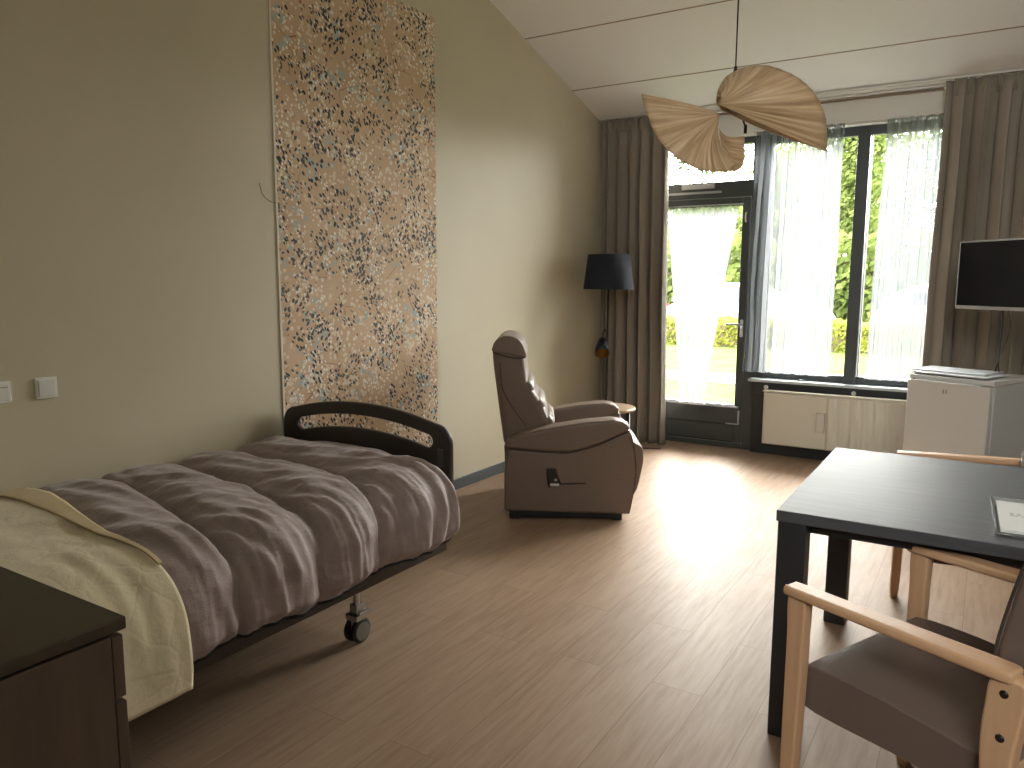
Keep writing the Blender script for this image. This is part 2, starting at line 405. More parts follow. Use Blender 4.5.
# window wall: white lintel, side pieces, dark board under the window
ww = MB()
ww.box(XL-.1, -2.64, YW, 6.74, -.1, 3.0); ww.box(-.12, XR+.1, YW, 6.74, -.1, 3.0); ww.box(-2.64, -.12, YW, 6.74, 2.65, 2.95)
ST(ww.build('wall_window', m_white_wall))
# baseboards
ST(B(XL, XL+.014, YB, YW, 0, .075).build('baseboard_left', m_base, bevel=.002))
ST(B(XR-.014, XR, YB, YW, 0, .075).build('baseboard_right', m_base, bevel=.002))
ST(B(-.12, XR-.014, YW-.014, YW, 0, .075).build('baseboard_window', m_base, bevel=.002))
# curtain rails at the ceiling (double track)
tr = MB()
for y in (6.385, 6.475):
    tr.box(XL+.01, XR-.02, y-.012, y+.012, zc(y)-.018, zc(y)-.002)
ST(tr.build('trim_6', mat('white_track', (.62, .60, .56), .5), bevel=.002))
ST(B(-2.4, -.4, YW-.02, YW-.002, zc(YW)-.012, zc(YW)-.001).build('trim_7', m_cseam))

# ---- door
FY0, FY1 = 6.63, 6.70
fr = MB()
fr.box(-2.70, -2.62, FY0-.01, FY1+.01, 0, 2.67)
fr.box(-1.765, -1.67, FY0-.01, FY1+.01, 0, 2.67)
fr.box(-2.62, -1.765, FY0-.01, FY1+.01, 2.60, 2.67)
fr.box(-2.62, -1.765, FY0-.01, FY1+.01, 2.165, 2.30)
fr.box(-2.62, -1.765, FY0-.01, FY1+.01, 0, .045)
door = ST(fr.build('door_1', m_frame, bevel=.004))
lf = MB()
lf.box(-2.615, -2.53, FY0-.015, FY1-.02, .05, 2.16); lf.box(-1.835, -1.77, FY0-.015, FY1-.02, .05, 2.16)
lf.box(-2.53, -1.835, FY0-.015, FY1-.02, 2.09, 2.16); lf.box(-2.53, -1.835, FY0-.015, FY1-.02, .05, .385)
leaf = lf.build('door_leaf', m_frame, door, bevel=.005)
B(-2.53, -1.835, 6.655, 6.665, .385, 2.09).build('pane', m_glass, leaf)
B(-2.62, -1.765, 6.655, 6.665, 2.30, 2.60).build('transom_pane', m_glass, door)
B(-2.53, -1.80, FY0-.03, FY0-.016, .36, .375).build('drip_bead', mat('pale_bead', (.4, .42, .42), .4), leaf)
gr = MB(); gr.box(-2.53, -1.835, FY0-.022, FY0-.014, .205, .215); gr.box(-2.53, -1.835, FY0-.022, FY0-.014, .055, .065)
gr.build('panel_groove', m_frame_in, leaf)
B(-2.37, -2.08, FY0-.035, FY0-.011, 2.245, 2.285).build('transom_vent', mat('light_grey_plastic', (.5, .5, .48), .5), door, bevel=.004)
B(-2.62, -2.02, FY0-.028, FY0-.011, 2.205, 2.222).build('transom_bead', mat('pale_bead', (.4, .42, .42), .4), door)
hd = MB(); hd.box(-1.812, -1.788, FY0-.025, FY0-.014, .98, 1.13); hd.tube([(-1.80, FY0-.02, 1.09), (-1.80, FY0-.065, 1.09), (-1.82, FY0-.07, 1.09), (-1.92, FY0-.07, 1.09)], .009)
hd.build('door_handle', m_steel, leaf, smooth=True)
hk = MB(); hk.tube([(-1.80, FY0-.015, 2.03), (-1.80, FY0-.04, 2.02), (-1.80, FY0-.04, 1.96), (-1.80, FY0-.02, 1.955)], .006); hk.build('curtain_hook', m_white, leaf, smooth=True)
bk = MB(); bk.tube([(-1.79, FY0-.03, .34), (-1.79, FY0-.03, .22), (-1.90, FY0-.03, .22)], .008); bk.tube([(-1.79, FY0-.012, .23), (-1.79, FY0-.03, .23)], .006)
bk.build('door_stay', m_steel, leaf, smooth=True)
# ---- window
wf = MB()
wf.box(-1.67, -1.60, FY0, FY1, .64, 2.67); wf.box(-.19, -.12, FY0, FY1, .64, 2.67)
wf.box(-1.60, -.19, FY0, FY1, 2.58, 2.67); wf.box(-1.60, -.19, FY0, FY1, .64, .70)
wf.box(-.965, -.875, FY0-.03, FY1, .64, 2.62)
win = ST(wf.build('window_1', m_frame, bevel=.004))
B(-.868, -.858, FY0-.02, FY0+.01, .70, 2.58).build('glazing_bead', mat('pale_bead', (.4, .42, .42), .4), win)
B(-1.60, -.965, 6.66, 6.67, .70, 2.58).build('pane', m_glass, win)
B(-.875, -.19, 6.66, 6.67, .70, 2.58).build('pane', m_glass, win)
B(-1.70, -.12, 6.515, 6.66, .615, .64).build('window_sill', m_sill, win, bevel=.004)
pb = MB(); pb.box(-1.67, -.12, 6.56, 6.66, 0, .615); pb.box(-1.67, -.12, 6.53, 6.56, .50, .615)
pbo = pb.build('apron_board', m_frame_in, win, bevel=.003)
for x in (-1.55, -.87):
    MB().lathe([(.001, 0), (.017, .002), (.019, .014), (.001, .016)], (x, 6.512, .575), 16, 'y').build('apron_knob', m_white, pbo, smooth=True)
for x in (-1.28, -.30):
    MB().lathe([(.03, 0), (.034, .006), (.02, .012), (.001, .013)], (x, 6.585, .64), 16).build('sill_clip', mat('slate_clip', (.10, .13, .15), .5), win, smooth=True)

# ---- wall covering panel
wp = B(XL+.001, XL+.006, 2.71, 4.015, .28, 3.08).build('wallpaper_panel', m_floral)
tag(wp, 'tall tan floral wallpaper panel with dark leaves and white blossoms on the left wall', 'wallpaper')
# the panel's top is cut along a rising line; the paler selvedge on its left edge
B(XL+.001, XL+.0065, 2.700, 2.711, .28, 3.08).build('selvedge', mat('cream_paper_edge', (.72, .66, .54), .7), wp)

# ---- switches
def switch(y, label, rock):
    e = empty('light_switch', (XL, y, 1.033), 0, label, 'switch', None)
    B(0, .010, -.041, .041, -.041, .041).build('cover_plate', m_white, e, bevel=.003)
    B(.008, .015, -.031, .031, -.031, .031).build('rocker', mat('white_rocker', (.72, .70, .64), .3), e, bevel=.002)
    if rock: B(.0145, .016, -.028, .028, .018, .021).build('rocker_line', mat('grey_line', (.25, .24, .2), .5), e)
switch(1.533, 'square white wall switch above the bed, the right of two, fully in view', False)
switch(1.365, 'white wall switch above the bed cut off by the left picture edge', True)
wi = MB(); wi.tube(spline([(XL+.006, 2.70, 1.835), (XL+.012, 2.655, 1.84), (XL+.012, 2.612, 1.87), (XL+.01, 2.598, 1.92)], 6), .0016, 6)
tag(wi.build('wall_wire', m_black, smooth=True), 'short thin curled dark wire sticking out of the wall beside the floral panel', 'wire')

# ------------------------------------------------------------------ curtains
def curtain(name, x0, x1, y, z0, z1, npl, amp, m, label, cat, seed, group=None, x0b=None, x1b=None, thick=0, nu=None, nv=40, ampb=None, taper=None):
    rnd = random.Random(seed); ph = [rnd.uniform(-.6, .6) for _ in range(npl*2+4)]; am = [rnd.uniform(.7, 1.2) for _ in range(npl*2+4)]
    x0b = x0 if x0b is None else x0b; x1b = x1 if x1b is None else x1b; ampb = ampb or amp
    nu = nu or npl*16
    def fn(u, v_):
        zz = lerp(z1, z0, v_); s = sm(v_)
        xa = lerp(x0, x0b, taper(v_) if taper else v_); xb = lerp(x1, x1b, taper(v_) if taper else v_)
        k = u*npl; i = int(k); f = k-i
        a = lerp(am[i], am[i+1], f)*lerp(amp, ampb, v_)*(0.55+.45*sm(v_*6))
        x = lerp(xa, xb, u)+.18*(xb-xa)/npl*math.sin(4*math.pi*k+ph[i])*.5
        yy = y+a*math.sin(2*math.pi*k+.35*math.sin(2.6*v_+i))+.4*a*noise.noise((k*.9, v_*2.2, seed))
        yy += .006*noise.noise((u*40, v_*9, seed+3))
        return (x+.012*noise.noise((k*.6, v_*3, seed+9)), yy, zz)
    b = MB().grid(fn, nu, nv); o = b.build(name, m, smooth=True)
    if thick:
        s = o.modifiers.new('solid', 'SOLIDIFY'); s.thickness = thick; s.offset = 0
    tag(o, label, cat, group); return o
def tape(cu, x0, x1, y, z, npl, m):   # pleat heading
    b = MB()
    for i in range(npl):
        x = lerp(x0, x1, (i+.5)/npl)
        for d in (-.009, 0, .009):
            b.tube([(x+d*.6, y-.018-abs(d), z), (x+d, y-.024-abs(d), z-.05), (x+d*1.6, y-.016, z-.11)], [.006, .006, .003], 6)
    o = b.build('pinch_pleats', m, cu, smooth=True); return o
c1 = curtain('curtain', -3.04, -2.42, 6.385, .012, 2.858, 6, .046, m_curtain, 'floor-length taupe curtain hanging at the left of the garden door', 'curtain', 3, 'heavy taupe curtains', -3.02, -2.37, .004, ampb=.055)
tape(c1, -3.04, -2.44, 6.385, 2.858, 10, m_curtain)
c2 = curtain('curtain', -.375, .62, 6.385, .012, 2.858, 7, .052, m_curtain, 'floor-length taupe curtain at the right of the window behind the television', 'curtain', 8, 'heavy taupe curtains', -.40, .60, .004, ampb=.055)
tape(c2, -.36, .60, 6.385, 2.858, 11, m_curtain)
s1 = curtain('sheer_curtain', -1.71, -1.05, 6.495, .70, 2.66, 7, .026, m_sheer, 'wide white sheer curtain over the left pane beside the garden door', 'curtain', 21, 'white sheer curtains', -1.745, -1.055, nv=24)
s2 = curtain('sheer_curtain', -.755, -.33, 6.495, .70, 2.66, 7, .026, m_sheer, 'white sheer curtain over the right pane beside the right taupe curtain', 'curtain', 33, 'white sheer curtains', -.80, -.34, nv=24)
rd = MB(); rd.tube([(-1.74, 6.50, 2.662), (-.14, 6.50, 2.662)], .004, 6)
for x in (-1.735, -.95, -.145): rd.box(x-.006, x+.006, 6.50, 6.54, 2.655, 2.669)
tag(rd.build('sheer_rail', mat('white_track', (.62, .6, .56), .5)), 'thin white rail above the window carrying the two sheers', 'curtain rail')
def tp(v_): return min(1, v_*1.03)**.9
s3 = curtain('door_curtain', -2.50, -1.845, 6.585, .375, 2.10, 11, .008, m_sheer, 'white sheer curtain gathered to a narrow foot on the garden door glass', 'curtain', 44, None, -2.32, -2.10, nv=30, taper=tp)
B(-2.33, -2.09, 6.578, 6.594, .365, .382).build('bottom_band', mat('white_band', (.8, .8, .78), .7), s3, bevel=.003)
MB().tube([(-2.53, 6.585, 2.102), (-1.82, 6.585, 2.102)], .005, 8).build('curtain_wire', m_steel, s3, smooth=True)

# ------------------------------------------------------------------ radiator
rad = empty('radiator', (-1.55, 6.44, 0), 0, 'cream panel radiator on the dark board under the window', 'radiator')
rx, rz0, rz1, ry = 1.36, .105, .555, .055
rb = MB(); rb.box(0, rx, .012, ry, rz0, rz1)
rb.build('body', m_rad, rad, bevel=.012, seg=3)
fp = MB()
fp.box(.015, .50, -.002, .013, rz0+.01, rz1-.012)
nfl = 10
prof = [(.50, .013)]
for i in range(nfl):
    a = .50+(rx-.515)*i/nfl; w = (rx-.515)/nfl
    prof += [(a+.002, .008), (a+w*.25, -.004), (a+w*.62, -.004), (a+w*.86, .008)]
prof += [(rx-.015, .013)]
fp.prism(prof, rz0+.015, rz1-.02, 'xy')
fp.build('front_panel', m_rad, rad, bevel=.002)
B(-.004, rx+.004, -.006, ry+.004, rz1-.006, rz1+.006).build('top_grille', m_rad, rad, bevel=.004)
hm = B(.43, .49, -.022, -.001, .255, .405).build('heat_meter', mat('warm_white_plastic', (.66, .62, .54), .4), rad, bevel=.005)
B(.426, .494, -.006, -.002, .251, .409).build('meter_frame', mat('grey_beige_line', (.36, .32, .27), .5), hm)
MB().tube([(1.25, .04, rz0+.02), (1.25, .04, .02), (1.25, .07, .02)], .009, 8).build('pipe', m_rad, rad, smooth=True)
for bx_ in (.2, 1.1): B(bx_, bx_+.04, ry, .10, .3, .5).build('wall_bracket', m_rad, rad)

# ------------------------------------------------------------------ bed
bed = empty('hospital_bed', (-2.5, 1.7, 0), 0, 'dark wooden adjustable care bed on casters against the left wall', 'bed')
def L(b, name, m, **k):      # geometry given in world coordinates, placed under the bed empty
    b.v = [(x+2.5, y-1.7, z) for x, y, z in b.v]; return b.build(name, m, bed, **k)
for (x, nm) in ((-1.945, 'side_rail'), (-3.05, 'side_rail')):
    L(B(x-.012, x+.012, .70, 2.57, .285, .43), nm, m_bedwood, bevel=.004)
L(B(-3.03, -1.96, .66, 2.60, .40, .45), 'mattress_base', m_black, bevel=.004)
L(B(-3.03, -1.95, .66, 2.64, .45, .575), 'mattress', mat('white_mattress', (.7, .7, .68), .9), bevel=.03, seg=3)
def arc_board(x0, x1, zlo, zend, zmid, rc, slot=None):
    pts = [(x0, zlo)]
    # top arc as parabola from zend at ends to zmid in the middle with rounded corners
    def top(x): u = (x-x0)/(x1-x0)*2-1; return zend+(zmid-zend)*(1-u*u)
    for k in range(7):
        a = math.pi-k*(math.pi/2)/6; pts.append((x0+rc+rc*math.cos(a), top(x0+rc)-rc+rc*math.sin(a)))
    for k in range(1, 24): x = lerp(x0+rc, x1-rc, k/24); pts.append((x, top(x)))
    for k in range(7):
        a = math.pi/2-k*(math.pi/2)/6; pts.append((x1-rc+rc*math.cos(a), top(x1-rc)-rc+rc*math.sin(a)))
    pts.append((x1, zlo)); loops = [pts]
    if slot:
        sx0, sx1, d0, d1 = slot; hr = (d1-d0)/2; lp = []
        for k in range(25): x = lerp(sx0+hr, sx1-hr, k/24); lp.append((x, top(x)-d0))
        for k in range(1, 8): a = math.pi/2-k*math.pi/8; lp.append((sx1-hr+hr*math.cos(a), top(sx1-hr)-d0-hr+hr*math.sin(a)))
        for k in range(25): x = lerp(sx1-hr, sx0+hr, k/24); lp.append((x, top(x)-d1))
        for k in range(1, 8): a = -math.pi/2-k*math.pi/8; lp.append((sx0+hr+hr*math.cos(a), top(sx0+hr)-d0-hr+hr*math.sin(a)))
        loops.append(lp)
    return loops
def hb(name, y, zend, zmid):
    me = curve_mesh(arc_board(-3.075+2.5, -1.995+2.5, .30, zend, zmid, .09, (-2.97+2.5, -2.10+2.5, .062, .125)), .026, .008, 3, 'xz', y-1.7)
    o = link(name, me, m_bedwood, bed, smooth=True); return o
h = hb('headboard', 2.70, .785, .868)
L(B(-2.06, -2.035, 2.672, 2.687, .62, .70), 'warning_label', mat('dark_grey_label', (.07, .065, .06), .5))
hb('footboard', .62, .70, .74)
for x in (-2.08, -2.93):
    for y in (2.16, 1.02):
        w = MB()
        for dx in (-.019, .019):
            w.lathe([(.001, -.011), (.040, -.011), (.050, -.007), (.050, .007), (.040, .011), (.001, .011)], (x+dx, y, .05), 28, 'x')
        c_ = L(w, 'caster', m_black, smooth=False)
        for p in c_.data.polygons: p.use_smooth = False
        for d_ in (MB().lathe([(.001, .0115), (.037, .0115), (.038, .013), (.001, .014)], (x+.019, y, .05), 28, 'x'),
                   MB().lathe([(.001, -.014), (.038, -.013), (.037, -.0115), (.001, -.0115)], (x-.019, y, .05), 28, 'x')):
            d_.v = [(a+2.5, b-1.7, c2_) for a, b, c2_ in d_.v]; d_.build('wheel_cap', mat('grey_green_wheel', (.17, .165, .14), .45), c_)
        f_ = MB(); f_.box(x-.007, x+.007, y-.03, y+.02, .05, .115); f_.box(x-.032, x+.032, y-.035, y+.03, .098, .122); f_.box(x-.02, x+.02, y-.02, y+.025, .12, .16)
        f_.tube([(x, y, .12), (x, y, .30)], .013, 12); f_.tube([(x+.028, y-.02, .125), (x+.034, y+.045, .13)], .008, 8)
        f_.v = [(a+2.5, b-1.7, c2_) for a, b, c2_ in f_.v]; f_.build('swivel_fork', m_steel, c_, bevel=.003)
ch = MB()
for y in (1.02, 2.16): ch.box(-2.96, -2.05, y-.02, y+.02, .27, .31)
for x in (-2.35, -2.75): ch.box(x-.02, x+.02, 1.0, 2.2, .27, .30)
for y in (1.2, 2.0):
    ch.tube([(-2.35, y-.15, .28), (-2.35, y+.15, .40)], .015, 8); ch.tube([(-2.75, y-.15, .28), (-2.75, y+.15, .40)], .015, 8)
L(ch, 'undercarriage', m_blackmetal)

# duvet
def xsec(u, y):
    """cross-section of the bed top: u 0 at wall, 1 at hem"""
    P = [(-3.068, .545), (-3.055, .598), (-2.98, .618), (-2.7, .628), (-2.4, .632), (-2.18, .630), (-2.05, .618), (-1.97, .585), (-1.922, .53), (-1.905, .46), (-1.897, .40), (-1.895, .35)]
    return P
SEC = spline([(a, 0, b) for a, b in xsec(0, 0)], 10)
LEN = [0]
for a_, b_ in zip(SEC, SEC[1:]): LEN.append(LEN[-1]+(b_-a_).length)
def sec_at(u):
    s = u*LEN[-1]; lo = 0
    while lo < len(LEN)-2 and LEN[lo+1] < s: lo += 1
    f = (s-LEN[lo])/max(1e-6, LEN[lo+1]-LEN[lo]); p = SEC[lo].lerp(SEC[lo+1], min(1, f)); d = (SEC[lo+1]-SEC[lo]).normalized()
    a2 = SEC[min(lo+1, len(SEC)-2)]; d2 = (SEC[min(lo+2, len(SEC)-1)]-a2)
    d = (d*(1-f)+d2.normalized()*f) if d2.length > 1e-6 else d
    d.normalize(); return p, Vector((-d.z, 0, d.x))
seams = [.62, .98, 1.34, 1.68, 2.02, 2.35, 2.68]
def seam_y(k, u):
    return seams[k]-.235*sm((u-.15)/.85)+.018*math.sin(7*u+k*2.1)
def puff(u, y):
    for k in range(len(seams)-1):
        a, b = seam_y(k, u), seam_y(k+1, u)
        if k == len(seams)-2: b = lerp(2.72, 2.62, u)
        if y < b or k == len(seams)-2:
            f = max(0, min(1, (y-a)/(b-a)))
            ex = 4*f*(1-f); return k, f, ex**.5
    return 0, 0, 0
def crb(u): return lerp(1.415, 1.235, sm(u*1.15))+.012*math.sin(u*9)
def duv(u, v_):
    yend = 2.655-.07*sm((u-.6)/.4)
    y = lerp(.70, yend, v_)
    if u > .97: pass
    k, f, pf = puff(u, y)
    p, nrm = sec_at(u)
    edge = min(1, u/.04)*min(1, (1-u)/.035+.15)
    endf = math.sqrt(max(0, 1-max(0, (v_-.965)/.035)**2))
    cov = lerp(.25, 1, sm((y-(crb(u)-.14))/.13))
    h = .066*pf*edge*(.35+.65*endf)*cov-.012
    # long soft folds running across the baffles and wrinkles fanning from the seams
    w1 = noise.noise((u*3.1+k*5.1, y*2.3, 1.7)); w2 = noise.noise((u*6.5+k*3.3, y*13, 4.2))
    w3 = noise.noise((u*30, y*6+k*2, 8.1)); w4 = noise.noise((u*14+k, y*26, 2.2))
    side = sm((u-.62)/.12)
    h += .020*w1+lerp(.016, .006, side)*w2+lerp(.003, .006, side)*w3+.012*w4*(1-pf)-.010*abs(noise.noise((u*5+k*2, y*9-u*6, 3.1)))
    # vertical gathers on the drop
    h += side*.022*noise.noise((u*1.6+k*3, y*17+1.1*math.sin(u*8+k), 6.6))+side*.012*abs(noise.noise((u*2.2+k, y*34+u*3, 9.6)))
    if cov < 1: h = -.012+(h+.012)*lerp(.6, 1, cov)-.004*(1-cov)
    q = p+nrm*h
    if v_ > .965: q = q-nrm*.05*((v_-.965)/.035)**2
    hem = .0
    if u > .75:
        hem = (u-.75)/.25
        q.z += hem*(.012*math.sin(y*9+1)+.05*sm((y-2.3)/.35)-.02*sm((1.5-y)/.4))
        q.x += hem*.01*sm((y-2.2)/.4)
    q.x = max(q.x, -3.083)
    return (q.x, y, q.z)
db = MB().grid(duv, 210, 240)
dv = db.build('duvet', m_duvet, smooth=True)
s_ = dv.modifiers.new('solid', 'SOLIDIFY'); s_.thickness = .012; s_.offset = -1
tag(dv, 'puffy mauve-grey quilted duvet spread over the bed and hanging over its side', 'duvet')
hem = MB(); pts = []
for i in range(121):
    x, y, z = duv(1, i/120); pts.append((x-.004, y, z-.005))
hem.tube(pts, .0075, 6); hem.build('hem_piping', m_hem, dv, smooth=True)
# cream bedspread over the near end
def crb(u): return lerp(1.415, 1.235, sm(u*1.15))+.012*math.sin(u*9)
def crm(u, v_, lift=0.0, y0=.66, y1=None):
    y = lerp(y0, crb(u) if y1 is None else y1(u), v_)
    yy = min(1, max(0, v_)); p, nrm = sec_at(u)
    side = sm((u-.62)/.12)
    h = .046+lift+.016*sm((u-.6)/.3)+.010*noise.noise((u*4, y*4, 11))+.005*noise.noise((u*14, y*10, 12))+side*.008*noise.noise((u*3, y*22, 13))
    q = p+nrm*h
    if u > .7:
        f = (u-.7)/.3; q.z -= f*.045; q.x += f*.006
    if u < .06: q = p+nrm*(h*u/.06+.01)
    q.x = max(q.x, -3.085)
    return (q.x, y, q.z)
cb = MB().grid(lambda u, v_: crm(u, v_), 120, 60); cro = cb.build('bedspread', m_cream, smooth=True)
s_ = cro.modifiers.new('solid', 'SOLIDIFY'); s_.thickness = .010; s_.offset = -1
tag(cro, 'crumpled cream bedspread folded over the near end of the duvet', 'bedspread')
cb2 = MB().grid(lambda u, v_: crm(u*.70, v_, .0065+.003*math.sin(math.pi*v_), y1=lambda w: crb(w)+.006) if False else
                (lambda U: (lambda p: (p[0], lerp(crb(U)-.115*(1-.93*sm(u)), crb(U)+.004, v_), p[2]+.004))(crm(U, 1, .002)))(u*.80), 100, 8)
o_ = cb2.build('turned_edge', m_cream2, cro, smooth=True); o_['label'] = 'darker tan reverse side of the bedspread along its edge'
s_ = o_.modifiers.new('solid', 'SOLIDIFY'); s_.thickness = .006; s_.offset = 0

# ------------------------------------------------------------------ chest of drawers
dr = empty('chest_of_drawers', (-1.487, .434, 0), 0, 'dark brown wooden chest of drawers beside the bed, cut by the left picture edge', 'chest of drawers')
hx, hy = .31, .225
B(-hx-.004, hx+.004, -hy-.004, hy+.022, .878, .90).build('top', m_dresstop, dr, bevel=.003)
B(-hx, hx, -hy, hy-.004, .05, .872).build('carcass', m_dress, dr, bevel=.002)
B(-hx+.01, hx-.01, -hy+.01, hy-.03, 0, .05).build('plinth', m_black, dr)
zs = [.873, .757, .575, .39, .205, .06]
for i in range(5):
    d = B(-hx+.002, hx-.001, hy-.002, hy+.017, zs[i+1]+.004, zs[i]-.004).build('drawer', m_dress, dr, bevel=.002)
    B(-.08, .08, hy+.017, hy+.032, (zs[i]+zs[i+1])/2-.006, (zs[i]+zs[i+1])/2+.006).build('handle', m_steel, d, bevel=.003)

# ------------------------------------------------------------------ recliner
ra = math.atan2(.494, .87)
rc = empty('recliner_armchair', (-2.42, 3.82, 0), ra, 'taupe leather riser recliner armchair standing before the left wall', 'armchair')
W = .80
def prof_part(name, pts, y0, y1, m=m_leather, bevel=.03, n=5, parent=rc, seg=4, poly=None):
    P2 = [(p.x, p.z) for p in spline([(a, 0, b) for a, b in pts], n, True)] if n else pts
    o = MB().prism(P2, y0, y1, 'xz').build(name, m, parent)
    b = o.modifiers.new('bevel', 'BEVEL'); b.width = bevel; b.segments = seg; b.limit_method = 'ANGLE'; b.angle_limit = R(50)
    for p in o.data.polygons: p.use_smooth = True
    o.modifiers.new('wn', 'WEIGHTED_NORMAL')
    return o
side_lo = [(-.012, .055), (.2, .05), (.5, .046), (.755, .045), (.775, .16), (.79, .29), (.782, .42), (.757, .535), (.742, .566), (.565, .482), (.386, .428), (.205, .430), (.01, .446), (-.012, .30)]
arm_top = [(.006, .448), (.205, .430), (.386, .427), (.565, .480), (.745, .566), (.738, .595), (.70, .619), (.635, .629), (.47, .612), (.281, .580), (.093, .538), (.0, .492)]
def dense(pts, k=4):
    out = []
    for i, a in enumerate(pts):
        b = pts[(i+1) % len(pts)]
        for j in range(k): out.append((lerp(a[0], b[0], j/k), lerp(a[1], b[1], j/k)))
    return out
def soft(pts, n=4):
    return [(p.x, p.z) for p in spline([(a, 0, b) for a, b in pts], n, True)]
for nm, ya in (('near', 0), ('far', W-.15)):
    yb = ya+.15
    s = prof_part('side_panel', side_lo, ya+.006, yb-.006, n=0, bevel=.018)
    a = prof_part('armrest', arm_top, ya-.006, yb+.006, n=0, bevel=.028)
    if nm == 'near':
        sp = MB(); q = spline([(.0, -.004, .446), (.205, -.004, .430), (.386, -.004, .427), (.565, -.004, .480), (.742, -.004, .566)], 6)
        sp.tube([(p.x, ya-.001, p.z) for p in q], .0035, 6); sp.build('seam', m_seam, a, smooth=True)
        # front welt
        q = spline([(.748, .018, .05), (.768, .016, .16), (.784, .016, .29), (.776, .016, .42), (.752, .016, .53)], 6)
        MB().tube([(p.x, ya+.012, p.z) for p in q], .004, 6).build('seam', m_seam, s, smooth=True)
        # pocket and hand control
        MB().tube([(.255, .004, .232), (.34, .002, .232), (.485, .004, .236)], .004, 6).build('pocket_seam', m_seam, s, smooth=True)
        rcx = curve_mesh([[(.246, .328), (.30, .330), (.312, .29), (.336, .236), (.262, .215), (.250, .26)]], .022, .006, 3, 'xz', -.010)
        hc = link('hand_control', rcx, m_black, rc, smooth=True); hc['label'] = 'black hand control with silver buttons in the side pocket'
        B(.268, .322, -.024, -.020, .222, .240).build('button_panel', m_steel, hc, bevel=.002)
        MB().lathe([(.001, -.026), (.009, -.024), (.010, -.018)], (.30, 0, .262), 12, 'y').build('button', m_steel, hc, smooth=True)
# back
back = [(.0, .40), (-.025, .46), (-.06, .72), (-.088, .93), (-.093, 1.0), (-.085, 1.05), (-.055, 1.095), (-.01, 1.112), (.045, 1.105), (.085, 1.07), (.103, 1.02), (.110, .94), (.126, .83), (.17, .765), (.225, .69), (.262, .60), (.29, .50), (.30, .40)]
bo = prof_part('backrest', back, .135, W-.135, bevel=.045, n=0, seg=5)
bo.modifiers['bevel'].angle_limit = R(60)
hp = [(-.090, 1.02), (-.092, 1.05), (-.072, 1.09), (-.025, 1.118), (.035, 1.114), (.082, 1.084), (.108, 1.03), (.114, .985), (.06, .995), (.0, 1.008)]
prof_part('headrest', hp, .128, W-.128, bevel=.04, n=3, parent=rc, seg=5)
MB().tube([(p.x, .133, p.z) for p in spline([(-.09, 0, 1.015), (.0, 0, .992), (.06, 0, .982), (.11, 0, .988)], 6)], .005, 6).build('seam', m_seam, bo, smooth=True)
MB().tube([(p.x, .134, p.z) for p in spline([(-.045, 0, .95), (-.03, 0, .8), (.03, 0, .68), (.12, 0, .56)], 6)], .003, 6).build('seam', m_seam, bo, smooth=True)
# lumbar cushions on the front
for (a, b, hgt) in ((.13, .80, .0), (.20, .69, .0), (.26, .58, .0)):
    o = MB(); 
    o.lathe([(.001, -.255), (.04, -.25), (.055, -.22), (.058, 0), (.055, .22), (.04, .25), (.001, .255)], (a-.02, W/2, b-.01), 20, 'y'); o.build('back_cushion', m_leather, rc, smooth=True)
prof_part('seat', [(.10, .30), (.10, .46), (.40, .455), (.66, .465), (.78, .45), (.80, .38), (.78, .30)], .155, W-.155, bevel=.04, n=0)
prof_part('footrest', [(.775, .14), (.775, .44), (.80, .455), (.838, .43), (.848, .36), (.835, .27), (.81, .16)], .145, W-.145, bevel=.02, n=2)
bs = MB(); bs.box(.02, .71, .03, W-.03, .012, .05); bs.box(.02, .08, .03, .10, 0, .02); bs.box(.65, .71, .03, .10, 0, .02); bs.box(.02, .08, W-.1, W-.03, 0, .02); bs.box(.65, .71, W-.1, W-.03, 0, .02)
bs.build('base', m_black, rc, bevel=.004)
prof_part('rear_panel', [(0, .06), (-.012, .25), (-.02, .44), (.03, .44), (.03, .06)], .14, W-.14, bevel=.012, n=0)

# ------------------------------------------------------------------ floor lamp
fl = empty('floor_lamp', (-2.765, 5.98, 0), 0, 'black floor lamp with drum shade and brass reading spot in the curtain corner', 'floor lamp')
MB().lathe([(.001, 0), (.135, 0), (.138, .008), (.13, .018), (.02, .024), (.001, .025)], n=32).build('base', m_blackmetal, fl, smooth=True)
MB().tube([(0, 0, .02), (0, 0, 1.50)], .009, 12).build('pole', m_blackmetal, fl, smooth=True)
sh = MB(); sh.lathe([(.213, 1.385), (.178, 1.675), (.174, 1.675), (.209, 1.385), (.213, 1.385)], n=48, close=True)
so = sh.build('lamp_shade', m_shade, fl, smooth=True)
sp = MB()
for k in range(3):
    a = k*2.094; sp.tube([(0, 0, 1.50), (.175*math.cos(a), .175*math.sin(a), 1.66)], .002, 5)
sp.build('shade_spider', m_steel, so)
MB().lathe([(.001, 1.47), (.02, 1.475), (.028, 1.51), (.024, 1.55), (.001, 1.57)], n=20).build('bulb', mat('opal_bulb', (.85, .83, .78), .3), fl, smooth=True)
MB().tube(spline([(0, 0, 1.02), (-.02, -.03, 1.04), (-.02, -.05, 1.0), (-.02, -.055, .96)], 5), .006, 8).build('spot_arm', m_blackmetal, fl, smooth=True)
tilt = Matrix.Rotation(R(25), 4, 'Z') @ Matrix.Rotation(R(-42), 4, 'X')
def spotpart(name, prof, m, par):
    b = MB().lathe(prof, n=28, close=True); b.v = [tuple(Matrix.Translation((-.02, -.055, .945)) @ tilt @ Vector(p)) for p in b.v]
    return b.build(name, m, par, smooth=True)
spo = spotpart('spot_shade', [(.001, .03), (.02, .03), (.035, .01), (.052, -.05), (.063, -.13), (.060, -.13), (.05, -.05), (.03, .0)], m_blackmetal, fl)
